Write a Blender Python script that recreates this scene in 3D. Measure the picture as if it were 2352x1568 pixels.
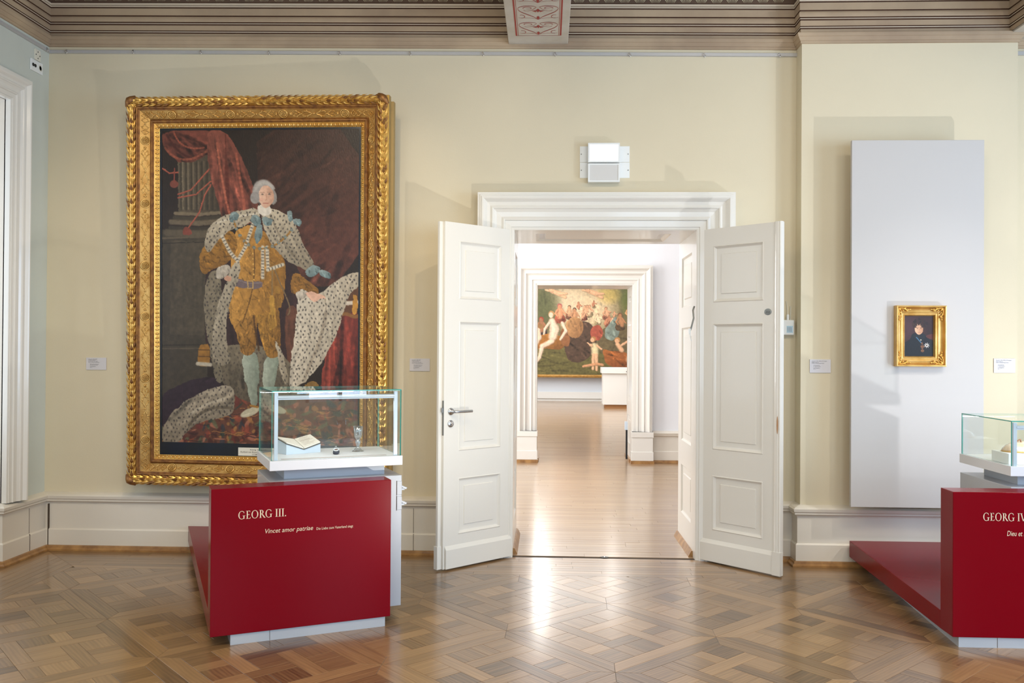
import bpy, math, random
import numpy as np
from mathutils import Vector, Matrix
random.seed(7)
RNG = np.random.RandomState(11)
for o in list(bpy.data.objects): bpy.data.objects.remove(o, do_unlink=True)
SC = bpy.context.scene
COL = SC.collection
PI = math.pi

# ------------------------------------------------------------------ camera
FPX, CX, CY = 2000.0, 1176.0, 784.0
CAM = Vector((0, -6.6, 1.6))
_yaw, _pit, _rol = math.radians(2.26), math.radians(.46), math.radians(.38)
AF = Vector((-math.sin(_yaw)*math.cos(_pit), math.cos(_yaw)*math.cos(_pit), math.sin(_pit)))
_R = Vector((math.cos(_yaw), math.sin(_yaw), 0)); _U = _R.cross(AF)
AR = _R*math.cos(_rol) + _U*math.sin(_rol)
AU = _U*math.cos(_rol) - _R*math.sin(_rol)
cam = bpy.data.cameras.new('camera'); camo = bpy.data.objects.new('camera', cam); COL.objects.link(camo)
cam.sensor_width = 36; cam.lens = 36*FPX/2352; cam.clip_start = .05; cam.clip_end = 100
camo.matrix_world = Matrix(((AR.x, AU.x, -AF.x, CAM.x), (AR.y, AU.y, -AF.y, CAM.y), (AR.z, AU.z, -AF.z, CAM.z), (0, 0, 0, 1)))
SC.camera = camo
def ray(x, y): return AF + AR*((x-CX)/FPX) - AU*((y-CY)/FPX)
def atY(x, y, v=0.0):
    d = ray(x, y); return CAM + d*((v-CAM.y)/d.y)
def atZ(x, y, v=0.0):
    d = ray(x, y); return CAM + d*((v-CAM.z)/d.z)
def atX(x, y, v=0.0):
    d = ray(x, y); return CAM + d*((v-CAM.x)/d.x)
def at_plane(x, y, o, n):
    d = ray(x, y); return CAM + d*((Vector(o)-CAM).dot(Vector(n))/d.dot(Vector(n)))
def proj(p):
    q = Vector(p)-CAM; z = q.dot(AF)
    return (CX+FPX*q.dot(AR)/z, CY-FPX*q.dot(AU)/z, z)

# ------------------------------------------------------------------ exposure, world, daylight
vs = SC.view_settings
vs.view_transform = 'Standard'; vs.look = 'None'; vs.gamma = 1; vs.use_curve_mapping = False
vs.exposure = 0.0
w = bpy.data.worlds.new('world'); SC.world = w; w.use_nodes = True
w.node_tree.nodes['Background'].inputs[0].default_value = (.72, .84, 1, 1)
w.node_tree.nodes['Background'].inputs[1].default_value = 1.2
def area(name, loc, rot, sx, sy, power, color):
    l = bpy.data.lights.new(name, 'AREA'); l.shape = 'RECTANGLE'; l.size = sx; l.size_y = sy; l.energy = power; l.color = color
    o = bpy.data.objects.new(name, l); o.location = loc; o.rotation_euler = rot; COL.objects.link(o); return o
def spot(name, loc, target, power, color, angle=60, blend=.6, rad=.03):
    l = bpy.data.lights.new(name, 'SPOT'); l.energy = power; l.color = color; l.spot_size = math.radians(angle); l.spot_blend = blend; l.shadow_soft_size = rad
    o = bpy.data.objects.new(name, l); o.location = loc
    o.rotation_euler = (Vector(target)-Vector(loc)).to_track_quat('-Z', 'Y').to_euler(); COL.objects.link(o); return o
DAY = (.60, .78, 1.0); WARM = (1.0, .84, .62); NEU = (1.0, .95, .88)
for i, (wx, pw_) in enumerate(((-2.9, 24), (-0.6, 34), (1.7, 60), (4.0, 90))):
    area('window_daylight', (wx, -8.35, 2.05), (PI/2, 0, 0), 1.25, 2.5, pw_, DAY)
area('side_window_daylight', (6.42, -4.3, 2.05), (0, PI/2, 0), 2.5, 3.4, 265, (.50, .71, 1.0))
area('niche_window_daylight', (-4.9, -1.3, 2.0), (0, -PI/2, 0), 2.2, 1.3, 14, (.8, .9, 1))
area('ceiling_lamp_glow', (-1.6, -4.4, 4.35), (0, math.radians(-8), 0), 2.6, 1.4, 112, (1.0, .86, .66))
area('ceiling_lamp_glow', (2.6, -3.6, 4.35), (0, 0, 0), 2.2, .8, 75, (1.0, .88, .70))
# track spots
spot('track_spot_portrait', (-1.2, -3.0, 4.25), (-2.2, .1, 1.9), 95, WARM, 62)
spot('track_spot_small_portrait', (3.3, -2.7, 4.2), (2.68, -.2, 1.25), 105, NEU, 38, 1)
spot('track_spot_wall', (.4, -2.8, 4.2), (-.95, .1, 1.5), 75, (1, .82, .55), 40, .9)
spot('track_spot_pier', (1.2, -3.2, 4.3), (1.9, 0, 2.9), 50, WARM, 66, .9)
spot('track_spot_floor', (5.4, -2.6, 4.3), (2.0, -1.4, 0), 300, NEU, 56, .9, .05)
# unseen spots added for light reflected from below; they throw the shadows upward
spot('reflected_light_right', (5.0, -2.8, .2), (2.7, -.1, 2.3), 250, (.97, .97, 1), 56, .8, .03)
spot('reflected_light_left', (1.2, -3.4, .2), (-2.0, .1, 2.6), 150, (1, .97, .9), 60, .8, .03)
# second and third room
area('room_two_window', (-3.3, 3.4, 2.4), (0, -math.radians(80), 0), 2.6, 2.6, 240, (.98, .99, 1))
area('room_two_lamp', (0.6, 3.4, 4.2), (0, 0, 0), 3, 1.6, 45, (1, .97, .93))
area('room_three_light', (0.6, 14.5, 4.3), (0, 0, 0), 6, 6, 330, (1, .97, .92))
area('room_three_window', (-4.8, 13, 2.2), (0, -PI/2, 0), 2.6, 5, 230, (.94, .97, 1))
for yy in (12.6, 14.4, 16.4, 18.8):  # rows added so their reflections draw bright streaks on the polished floor
    area('room_three_light', (-.0058*(yy+6.6), yy, 4.25), (0, 0, 0), .16, .24, 26, (1, .98, .95))
    area('room_three_light', (.078*(yy+6.6), yy+.6, 4.25), (0, 0, 0), .2, .2, 5, (1, .98, .95))

# ------------------------------------------------------------------ materials
def lin(c):
    return tuple((v/255/12.92) if v/255 <= .04045 else ((v/255+.055)/1.055)**2.4 for v in c[:3]) + (1,)
class NT:
    def __init__(s, name):
        s.m = bpy.data.materials.new(name); s.m.use_nodes = True; s.t = s.m.node_tree; s.n = s.t.nodes; s.b = s.n['Principled BSDF']; s.out = s.n['Material Output']
    def new(s, t, **k):
        n = s.n.new(t)
        for a, b in k.items(): setattr(n, a, b)
        return n
    def link(s, a, b): s.t.links.new(a, b)
def pbr(name, c, rough=.5, metal=0, bump=0, bscale=40, var=0, vscale=3, coat=0, spec=.5, c2=None):
    t = NT(name); b = t.b
    b.inputs['Base Color'].default_value = lin(c); b.inputs['Roughness'].default_value = rough; b.inputs['Metallic'].default_value = metal
    b.inputs['Specular IOR Level'].default_value = spec; b.inputs['Coat Weight'].default_value = coat; b.inputs['Coat Roughness'].default_value = .08
    co = t.new('ShaderNodeTexCoord')
    if var or c2:
        nz = t.new('ShaderNodeTexNoise'); nz.inputs['Scale'].default_value = vscale; nz.inputs['Detail'].default_value = 5
        t.link(co.outputs['Object'], nz.inputs['Vector'])
        mx = t.new('ShaderNodeMix', data_type='RGBA'); 
        a = lin(c); bb = lin(c2) if c2 else tuple(v*(1-var) for v in a[:3])+(1,)
        mx.inputs[6].default_value = a; mx.inputs[7].default_value = bb
        rp = t.new('ShaderNodeMapRange'); rp.inputs[1].default_value = .35; rp.inputs[2].default_value = .7
        t.link(nz.outputs[0], rp.inputs[0]); t.link(rp.outputs[0], mx.inputs[0]); t.link(mx.outputs[2], b.inputs['Base Color'])
    if bump:
        nb = t.new('ShaderNodeTexNoise'); nb.inputs['Scale'].default_value = bscale; nb.inputs['Detail'].default_value = 4
        t.link(co.outputs['Object'], nb.inputs['Vector'])
        bp = t.new('ShaderNodeBump'); bp.inputs['Strength'].default_value = bump; bp.inputs['Distance'].default_value = .01
        t.link(nb.outputs[0], bp.inputs['Height']); t.link(bp.outputs[0], b.inputs['Normal'])
    return t.m
def emis(name, c, s):
    t = NT(name); t.b.inputs['Base Color'].default_value = lin(c); t.b.inputs['Emission Color'].default_value = lin(c); t.b.inputs['Emission Strength'].default_value = s
    return t.m
def vcol(name, rough=.35, weave=.15, spec=.5):
    t = NT(name); a = t.new('ShaderNodeAttribute', attribute_name='paint'); t.link(a.outputs['Color'], t.b.inputs['Base Color'])
    t.b.inputs['Roughness'].default_value = rough; t.b.inputs['Specular IOR Level'].default_value = spec
    co = t.new('ShaderNodeTexCoord'); nb = t.new('ShaderNodeTexNoise'); nb.inputs['Scale'].default_value = 160; nb.inputs['Detail'].default_value = 3
    mp = t.new('ShaderNodeMapping'); mp.inputs['Scale'].default_value = (1, 1, .35)
    t.link(co.outputs['Object'], mp.inputs[0]); t.link(mp.outputs[0], nb.inputs['Vector'])
    bp = t.new('ShaderNodeBump'); bp.inputs['Strength'].default_value = weave; bp.inputs['Distance'].default_value = .004
    t.link(nb.outputs[0], bp.inputs['Height']); t.link(bp.outputs[0], t.b.inputs['Normal'])
    return t.m
def wood(name, c1, c2, rough=.3, gl=.5):
    t = NT(name); b = t.b
    uv = t.new('ShaderNodeUVMap', uv_map='grain'); tn = t.new('ShaderNodeUVMap', uv_map='tone')
    mp = t.new('ShaderNodeMapping'); mp.inputs['Scale'].default_value = (1.6, 26, 1); t.link(uv.outputs[0], mp.inputs[0])
    n1 = t.new('ShaderNodeTexNoise'); n1.inputs['Scale'].default_value = 1.5; n1.inputs['Detail'].default_value = 6; n1.inputs['Distortion'].default_value = .6
    t.link(mp.outputs[0], n1.inputs['Vector'])
    mp2 = t.new('ShaderNodeMapping'); mp2.inputs['Scale'].default_value = (2.2, 11, 1); t.link(uv.outputs[0], mp2.inputs[0])
    wv = t.new('ShaderNodeTexWave', wave_type='BANDS', bands_direction='Y'); wv.inputs['Scale'].default_value = 1.4; wv.inputs['Distortion'].default_value = 7; wv.inputs['Detail'].default_value = 3; wv.inputs['Detail Scale'].default_value = .8
    t.link(mp2.outputs[0], wv.inputs['Vector'])
    ad = t.new('ShaderNodeMath', operation='MULTIPLY_ADD'); t.link(wv.outputs['Fac'], ad.inputs[0]); ad.inputs[1].default_value = .22; t.link(n1.outputs[0], ad.inputs[2])
    sx = t.new('ShaderNodeSeparateXYZ'); t.link(tn.outputs[0], sx.inputs[0])
    a2 = t.new('ShaderNodeMath', operation='MULTIPLY_ADD'); t.link(sx.outputs[0], a2.inputs[0]); a2.inputs[1].default_value = 1.0; t.link(ad.outputs[0], a2.inputs[2])
    mr = t.new('ShaderNodeMapRange'); mr.inputs[1].default_value = .45; mr.inputs[2].default_value = 1.75; t.link(a2.outputs[0], mr.inputs[0])
    mx = t.new('ShaderNodeMix', data_type='RGBA'); mx.inputs[6].default_value = lin(c1); mx.inputs[7].default_value = lin(c2)
    t.link(mr.outputs[0], mx.inputs[0]); t.link(mx.outputs[2], b.inputs['Base Color'])
    b.inputs['Roughness'].default_value = rough; b.inputs['Coat Weight'].default_value = gl; b.inputs['Coat Roughness'].default_value = .16
    bp = t.new('ShaderNodeBump'); bp.inputs['Strength'].default_value = .12; bp.inputs['Distance'].default_value = .002
    t.link(n1.outputs[0], bp.inputs['Height']); t.link(bp.outputs[0], b.inputs['Normal'])
    return t.m
def pane_mat():
    t = NT('clear_glass'); t.n.remove(t.b)
    tr = t.new('ShaderNodeBsdfTransparent'); tr.inputs[0].default_value = (.965, .985, .98, 1)
    gl = t.new('ShaderNodeBsdfGlossy'); gl.inputs['Roughness'].default_value = .0; gl.inputs[0].default_value = (1, 1, 1, 1)
    lw = t.new('ShaderNodeLayerWeight'); lw.inputs[0].default_value = .5
    pw = t.new('ShaderNodeMath', operation='POWER'); t.link(lw.outputs['Facing'], pw.inputs[0]); pw.inputs[1].default_value = 5
    fr = t.new('ShaderNodeMath', operation='MULTIPLY_ADD'); t.link(pw.outputs[0], fr.inputs[0]); fr.inputs[1].default_value = .9; fr.inputs[2].default_value = .045
    mx = t.new('ShaderNodeMixShader'); t.link(fr.outputs[0], mx.inputs[0]); t.link(tr.outputs[0], mx.inputs[1]); t.link(gl.outputs[0], mx.inputs[2]); t.link(mx.outputs[0], t.out.inputs[0])
    return t.m
def goblet_mat():
    t = NT('cut_glass'); t.n.remove(t.b)
    tr = t.new('ShaderNodeBsdfTransparent'); tr.inputs[0].default_value = (.9, .92, .94, 1)
    gl = t.new('ShaderNodeBsdfGlossy'); gl.inputs['Roughness'].default_value = .05
    lw = t.new('ShaderNodeLayerWeight'); lw.inputs[0].default_value = .5
    pw = t.new('ShaderNodeMath', operation='POWER'); t.link(lw.outputs['Facing'], pw.inputs[0]); pw.inputs[1].default_value = 2
    fr = t.new('ShaderNodeMath', operation='MULTIPLY_ADD'); t.link(pw.outputs[0], fr.inputs[0]); fr.inputs[1].default_value = .65; fr.inputs[2].default_value = .3
    mx = t.new('ShaderNodeMixShader'); t.link(fr.outputs[0], mx.inputs[0]); t.link(tr.outputs[0], mx.inputs[1]); t.link(gl.outputs[0], mx.inputs[2]); t.link(mx.outputs[0], t.out.inputs[0])
    return t.m
M = dict(
    wall=pbr('cream_wall_paint', (222, 210, 182), .85, var=.05, vscale=1.2, bump=.05, bscale=90),
    wall_l=pbr('grey_green_wall_paint', (206, 210, 200), .85, var=.04, bump=.05, bscale=90),
    white_wall=pbr('white_wall_paint', (236, 237, 240), .85),
    white=pbr('white_gloss_paint', (230, 226, 217), .28, bump=.03, bscale=25, coat=.3),
    white_d=pbr('white_skirting_paint', (228, 220, 206), .38, var=.05, vscale=2, bump=.03, bscale=30),
    gap=pbr('dark_joint', (70, 55, 40), .8),
    cornice=pbr('stone_coloured_cornice_paint', (186, 163, 134), .7, c2=(160, 138, 114), vscale=2.2, bump=.08, bscale=30),
    cline=pbr('brown_painted_line', (98, 68, 48), .7, var=.2, vscale=6),
    clight=pbr('pale_painted_line', (202, 186, 164), .6),
    frieze=pbr('brown_frieze_ground', (96, 74, 58), .8, var=.15),
    leafpaint=pbr('cream_stencil_paint', (196, 184, 150), .8),
    beam=pbr('pale_beam_paint', (206, 200, 190), .7, c2=(192, 182, 168), vscale=5),
    redline=pbr('red_stencil_paint', (168, 62, 54), .7, var=.15, vscale=20),
    rail=pbr('grey_aluminium_rail', (190, 188, 186), .4, .2),
    steel=pbr('brushed_steel', (200, 203, 208), .22, 1),
    dsteel=pbr('dull_steel', (130, 130, 126), .4, .9),
    black=pbr('black_plastic', (20, 20, 22), .5),
    blackframe=pbr('black_painted_slip', (16, 20, 24), .3, coat=.3, c2=(14, 26, 44), vscale=4),
    plastic=pbr('white_plastic', (236, 238, 236), .4),
    grille=pbr('cream_plastic', (226, 222, 206), .5),
    lcd=pbr('grey_blue_display', (150, 178, 188), .2),
    oak=None,
    gold=pbr('gilt_gesso', (236, 192, 104), .3, .6, bump=.15, bscale=60, c2=(206, 150, 66), vscale=22),
    gold_d=pbr('worn_dark_gilding', (160, 112, 58), .45, .5, bump=.2, bscale=80, c2=(110, 70, 42), vscale=30),
    gold_m=pbr('matt_gilding', (198, 158, 92), .42, .6, bump=.12, bscale=90, c2=(172, 126, 62), vscale=14),
    gold_s=pbr('bright_gilding', (226, 188, 116), .28, .6, bump=.06, bscale=60, c2=(200, 152, 76), vscale=12),
    gold_side=pbr('dull_ochre_frame_side', (168, 142, 92), .6, .3),
    red=pbr('dark_red_lacquer', (122, 0, 17), .22, coat=.0, spec=.14),
    grey=pbr('light_grey_lacquer', (178, 182, 188), .35, coat=.2),
    traym=pbr('pale_grey_lacquer', (222, 223, 225), .4),
    panel=pbr('pale_grey_display_board', (192, 189, 187), .75),
    label=pbr('off_white_card', (216, 213, 216), .5),
    ink=pbr('black_ink', (48, 46, 50), .7),
    pink=pbr('cream_vinyl_lettering', (232, 208, 178), .6),
    green=pbr('green_glass_edge', (62, 160, 148), .15, coat=.5),
    alu=pbr('pale_aluminium', (206, 214, 226), .3, .3),
    pages=pbr('aged_paper', (234, 226, 214), .8, var=.1, vscale=60),
    cover=pbr('dark_leather', (66, 60, 52), .5),
    cradle=pbr('pale_blue_board', (196, 208, 220), .6),
    silver=pbr('bright_silver', (225, 222, 220), .2, 1),
    medblack=pbr('dark_blue_enamel', (36, 40, 58), .3),
    bronze=pbr('dull_bronze', (140, 96, 70), .4, .6),
    shell=pbr('mother_of_pearl', (224, 210, 190), .25, .2, c2=(200, 170, 140), vscale=25, coat=.5),
    taupe=pbr('grey_felt_strip', (180, 170, 166), .9),
    exitlit=emis('lit_sign_face', (244, 252, 255), 1.6),
    signface=pbr('unlit_sign_face', (214, 212, 208), .5),
    numplate=pbr('grey_enamel_plate', (140, 146, 146), .35),
    bare=pbr('bare_wood_recess', (176, 128, 84), .7),
    ceiling=pbr('ceiling_plaster', (206, 198, 182), .8),
    window=pbr('white_window_frame', (225, 225, 222), .5),
    glass=pane_mat(), goblet=goblet_mat(),
    canvas=vcol('oil_paint_varnished', .34, .25), canvas2=vcol('oil_paint_matt', .6, .1), canvas3=vcol('oil_paint_small', .3, .08),
    bluegrey=pbr('pale_blue_grey_board', (214, 222, 232), .6),
)
M['oak'] = wood('oak_parquet', (166, 130, 88), (76, 53, 30), .3, .6)
M['oak2'] = wood('pale_oak_boards', (176, 146, 112), (128, 98, 70), .28, .6)
M['oaktrim'] = pbr('oak_beading', (176, 132, 78), .4, c2=(130, 90, 50), vscale=12, coat=.2)

# ------------------------------------------------------------------ mesh builder
class MB:
    def __init__(s): s.v = []; s.f = []; s.mi = []; s.sm = []; s.uv = []; s.tn = []
    def add(s, vs_, fs, m=0, smooth=False, uvs=None, tone=0.):
        k = len(s.v); s.v += [tuple(p) for p in vs_]
        for i, f in enumerate(fs):
            s.f.append([k+a for a in f]); s.mi.append(m); s.sm.append(smooth)
            if uvs is not None: s.uv += [uvs[a] for a in f]; s.tn += [(tone, 0)]*len(f)
        return s
    def box(s, x0, x1, y0, y1, z0, z1, m=0, T=None):
        p = [Vector((x, y, z)) for z in (z0, z1) for y in (y0, y1) for x in (x0, x1)]
        if T: p = [T(q) for q in p]
        return s.add(p, [(0, 2, 3, 1), (4, 5, 7, 6), (0, 1, 5, 4), (2, 6, 7, 3), (0, 4, 6, 2), (1, 3, 7, 5)], m)
    def quad(s, a, b, c, d, m=0): return s.add([a, b, c, d], [(0, 1, 2, 3)], m)
    def hexa(s, bot, top, m=0):
        n = len(bot); fs = [tuple(range(n))[::-1], tuple(range(n, 2*n))] + [(i, (i+1) % n, n+(i+1) % n, n+i) for i in range(n)]
        return s.add(list(bot)+list(top), fs, m)
    def tube(s, pts, r, n=8, m=0, closed=False, cap=True):
        pts = [Vector(p) for p in pts]; N = len(pts); rs = r if isinstance(r, (list, tuple)) else [r]*N
        vs_ = []; up = None
        for i in range(N):
            a = pts[(i-1) % N] if (closed or i > 0) else pts[0]; b = pts[(i+1) % N] if (closed or i < N-1) else pts[-1]
            t = (b-a).normalized()
            if up is None:
                up = Vector((0, 0, 1)) if abs(t.z) < .9 else Vector((1, 0, 0))
            x = up.cross(t).normalized(); y = t.cross(x).normalized(); up = y
            for k in range(n):
                g = 2*PI*k/n; vs_.append(pts[i]+x*math.cos(g)*rs[i]+y*math.sin(g)*rs[i])
        fs = []
        for i in range(N if closed else N-1):
            j = (i+1) % N
            for k in range(n): fs.append((i*n+k, i*n+(k+1) % n, j*n+(k+1) % n, j*n+k))
        s.add(vs_, fs, m, True)
        if cap and not closed:
            s.add(vs_[:n], [tuple(range(n))[::-1]], m); s.add(vs_[-n:], [tuple(range(n))], m)
        return s
    def lathe(s, prof, n=24, m=0, T=None, smooth=True):
        vs_ = []
        for r, z in prof:
            for k in range(n):
                g = 2*PI*k/n; p = Vector((r*math.cos(g), r*math.sin(g), z)); vs_.append(T(p) if T else p)
        fs = [(i*n+k, i*n+(k+1) % n, (i+1)*n+(k+1) % n, (i+1)*n+k) for i in range(len(prof)-1) for k in range(n)]
        return s.add(vs_, fs, m, smooth)
    def ell(s, c, ax, ay, az, n=6, h=4, m=0):
        c, ax, ay, az = map(Vector, (c, ax, ay, az)); vs_ = [c-az]
        for i in range(1, h):
            t = PI*i/h
            for k in range(n):
                g = 2*PI*k/n; vs_.append(c+ax*math.cos(g)*math.sin(t)+ay*math.sin(g)*math.sin(t)-az*math.cos(t))
        vs_.append(c+az); L = len(vs_)-1
        fs = [(0, 1+(k+1) % n, 1+k) for k in range(n)]
        for i in range(h-2):
            for k in range(n): fs.append((1+i*n+k, 1+i*n+(k+1) % n, 1+(i+1)*n+(k+1) % n, 1+(i+1)*n+k))
        fs += [(1+(h-2)*n+k, 1+(h-2)*n+(k+1) % n, L) for k in range(n)]
        return s.add(vs_, fs, m, True)
    def build(s, name, mats, parent=None, bevel=0, loc=None):
        me = bpy.data.meshes.new(name); me.from_pydata(s.v, [], s.f)
        mats = mats if isinstance(mats, (list, tuple)) else [mats]
        for q in mats: me.materials.append(M[q] if isinstance(q, str) else q)
        me.polygons.foreach_set('material_index', s.mi); me.polygons.foreach_set('use_smooth', s.sm)
        if s.uv:
            u = me.uv_layers.new(name='grain'); u.data.foreach_set('uv', np.array(s.uv, 'f').ravel())
            t = me.uv_layers.new(name='tone'); t.data.foreach_set('uv', np.array(s.tn, 'f').ravel())
        me.update()
        o = bpy.data.objects.new(name, me); COL.objects.link(o)
        if parent is not None: o.parent = parent; o.matrix_parent_inverse = Matrix.Translation(-parent.location)
        if bevel:
            b = o.modifiers.new('bevel', 'BEVEL'); b.width = bevel; b.segments = 2; b.limit_method = 'ANGLE'; b.angle_limit = math.radians(40)
        return o
def thing(name, label, cat, loc=(0, 0, 0), group=None, kind=None):
    o = bpy.data.objects.new(name, None); COL.objects.link(o); o.location = loc; o.empty_display_size = .1
    return tag(o, label, cat, group, kind)
def tag(o, label=None, cat=None, group=None, kind=None):
    if label: o['label'] = label
    if cat: o['category'] = cat
    if group: o['group'] = group
    if kind: o['kind'] = kind
    return o
def sweep(mb, path, prof, i0=None, i1=None, close_prof=False, zf=None, mats=None):
    """profile (d,z) swept along a plan path; d to the right of travel; mitred"""
    P = [Vector(p) for p in path]; n = len(P); rows = []
    for i in range(n):
        d0 = (P[i]-P[i-1]).normalized() if i > 0 else (P[1]-P[0]).normalized()
        d1 = (P[i+1]-P[i]).normalized() if i < n-1 else d0
        if i == 0: d0 = d1
        n0 = Vector((d0.y, -d0.x)); n1 = Vector((d1.y, -d1.x))
        mit = (n0+n1); mit = mit/max(.2, mit.dot(n0)) if mit.length > 1e-6 else n0
        rows.append([Vector((P[i].x+mit.x*d, P[i].y+mit.y*d, z+(zf(P[i].x) if zf else 0))) for d, z in prof])
    i0 = 0 if i0 is None else i0; i1 = n-1 if i1 is None else i1; K = len(prof)
    for i in range(i0, i1):
        for k in range(K-1):
            mb.add([rows[i][k], rows[i+1][k], rows[i+1][k+1], rows[i][k+1]], [(0, 1, 2, 3)], mats[k] if mats else 0)
    for r, fl in ((rows[i0], 0), (rows[i1], 1)):
        mb.add(r, [tuple(range(K)) if fl else tuple(range(K))[::-1]], 0)
def panelled(mb, f, W, H, a0, a1, pans, m=0):
    """flat surface W x H (a,b) with openings a0..a1 x (b0,b1)"""
    def q(x0, x1, y0, y1): mb.quad(f(x0, y0, 0), f(x1, y0, 0), f(x1, y1, 0), f(x0, y1, 0), m)
    q(0, a0, 0, H); q(a1, W, 0, H); y = 0
    for b0, b1 in sorted(pans): q(a0, a1, y, b0); y = b1
    q(a0, a1, y, H)
RINGS = [(0, 0), (.006, -.004), (.012, .004), (.022, .013), (.028, .014), (.062, .014), (.066, .007)]
def panel_rings(mb, f, a0, a1, b0, b1, m=0, rings=RINGS):
    prev = None
    for ins, dp in rings:
        r = [f(a0+ins, b0+ins, dp), f(a1-ins, b0+ins, dp), f(a1-ins, b1-ins, dp), f(a0+ins, b1-ins, dp)]
        if prev:
            for k in range(4): mb.quad(prev[k], prev[(k+1) % 4], r[(k+1) % 4], r[k], m)
        prev = r
    mb.quad(*prev, m)
def text_mesh(s, size=1, shear=0, xs=1, align='LEFT'):
    cu = bpy.data.curves.new('t', 'FONT'); cu.body = s; cu.size = size; cu.shear = shear; cu.align_x = align; cu.resolution_u = 3; cu.fill_mode = 'FRONT'
    ob = bpy.data.objects.new('t', cu); COL.objects.link(ob); bpy.context.view_layer.update()
    dg = bpy.context.evaluated_depsgraph_get(); me = bpy.data.meshes.new_from_object(ob.evaluated_get(dg))
    v = [(p.co.x*xs, p.co.y) for p in me.vertices]; f = [tuple(p.vertices) for p in me.polygons]
    bpy.data.objects.remove(ob); bpy.data.curves.remove(cu); bpy.data.meshes.remove(me)
    return v, f
def add_text(mb, s, f, width=None, height=None, m=0, shear=0, xs=1):
    v, fs = text_mesh(s, 1, shear, xs)
    if not v: return
    x0 = min(p[0] for p in v); x1 = max(p[0] for p in v)
    k = width/(x1-x0) if width else height
    ky = height if height else k
    mb.add([f((p[0]-x0)*k, p[1]*ky) for p in v], fs, m)
# serif capitals
def serif_text(mb, s, f, H, width):
    polys = []; x = 0; TH, TN = .135, .05
    def ring(cx, cy, ro, rx, a0, a1, n=28):
        for i in range(n):
            g0 = math.radians(a0+(a1-a0)*i/n); g1 = math.radians(a0+(a1-a0)*(i+1)/n)
            def pt(g, k):
                t = TN+(TH-TN)*abs(math.cos(g))**1.3
                return (cx+(rx-t*k)*math.cos(g), cy+(ro-(TN+.01)*k)*math.sin(g))
            polys.append([pt(g0, 0), pt(g1, 0), pt(g1, 1), pt(g0, 1)])
    def rect(a, b, c, d): polys.append([(a, c), (b, c), (b, d), (a, d)])
    def stem(a, b, c=0, d=1, sb=True, st=True):
        rect(a, b, c, d)
        if sb: rect(a-.09, b+.09, c, c+.035)
        if st: rect(a-.09, b+.09, d-.035, d)
    for ch in s:
        if ch in 'GO':
            if ch == 'O': ring(x+.44, .5, .52, .42, 0, 360); x += .94
            else:
                ring(x+.44, .5, .52, .42, 42, 312); rect(x+.64, x+.64+TH, .03, .42); rect(x+.54, x+.88, .40, .44); rect(x+.70, x+.74, .72, .9); x += .92
        elif ch == 'E':
            stem(x+.13, x+.13+TH); rect(x+.2, x+.56, 0, TN); rect(x+.2, x+.54, 1-TN, 1); rect(x+.2, x+.46, .49, .49+TN)
            polys.append([(x+.56, 0), (x+.62, .2), (x+.58, .2), (x+.5, .04)]); polys.append([(x+.54, 1), (x+.54, .82), (x+.5, .82), (x+.47, .97)]); rect(x+.43, x+.46, .43, .61); x += .70
        elif ch == 'R':
            stem(x+.13, x+.13+TH); cx = x+.3
            for i in range(14):
                g0 = math.radians(-90+180*i/14); g1 = math.radians(-90+180*(i+1)/14)
                def pt(g, k):
                    t = TN+(TH-TN)*abs(math.cos(g)); return (cx+(.26-t*k)*math.cos(g), .74+(.26-TN*k)*math.sin(g))
                polys.append([pt(g0, 0), pt(g1, 0), pt(g1, 1), pt(g0, 1)])
            rect(x+.2, cx, 1-TN, 1); rect(x+.2, cx, .48, .48+TN)
            polys.append([(x+.3, .5), (x+.44, .5), (x+.78, .03), (x+.62, .03)]); rect(x+.6, x+.84, 0, .035); x += .80
        elif ch == 'I': stem(x+.13, x+.13+TH); x += .40
        elif ch == 'V':
            polys.append([(x+.06, 1), (x+.21, 1), (x+.46, .0), (x+.38, 0)]); polys.append([(x+.40, 0), (x+.46, 0), (x+.76, 1), (x+.70, 1)])
            rect(x-.02, x+.3, .965, 1); rect(x+.6, x+.86, .965, 1); x += .84
        elif ch == '.': rect(x+.06, x+.2, 0, .13); x += .26
        elif ch == ' ': x += .30
    k = width/x
    for p in polys: mb.add([f(a*k, b*H) for a, b in p], [tuple(range(len(p)))])

# ================================================================== STRUCTURE
WY, PY, LX = .13, -.01, -3.95            # back wall, pier face, left wall
OXL, OXR, OZT = -.25, 1.14, 2.51         # clear opening of the double door
CZ = 4.62
WT = .80                                 # wall thickness
def wall_with_hole(name, x0, x1, y0, y1, z1, hx0, hx1, hz, mats, label, mfront=0, mback=1):
    mb = MB()
    for y, m in ((y0, mfront), (y1, mback)):
        for a, b, c, d in ((x0, hx0, 0, z1), (hx1, x1, 0, z1), (hx0, hx1, hz, z1)):
            mb.quad((a, y, c), (b, y, c), (b, y, d), (a, y, d), m)
    mb.quad((hx0, y0, 0), (hx0, y1, 0), (hx0, y1, hz), (hx0, y0, hz), mback); mb.quad((hx1, y0, 0), (hx1, y0, hz), (hx1, y1, hz), (hx1, y1, 0), mback)
    mb.quad((hx0, y0, hz), (hx0, y1, hz), (hx1, y1, hz), (hx1, y0, hz), mback)
    return tag(mb.build(name, mats), label, 'wall', kind='structure')
wall_with_hole('wall_back', LX-.3, 6.5, WY, WY+WT, CZ, OXL-.02, OXR+.02, OZT+.02, ['wall', 'white_wall'], 'cream painted back wall with the double doorway in it')
mb = MB(); mb.box(1.9, 3.485, PY, WY+.02, 0, CZ); mb.box(3.43, 4.3, -8.2, PY+.1, 3.96, CZ, 1)
tag(mb.build('wall_pier', ['wall', 'beam']), 'cream wall pier projecting right of the doors, carrying a ceiling beam', 'wall', kind='structure')
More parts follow.
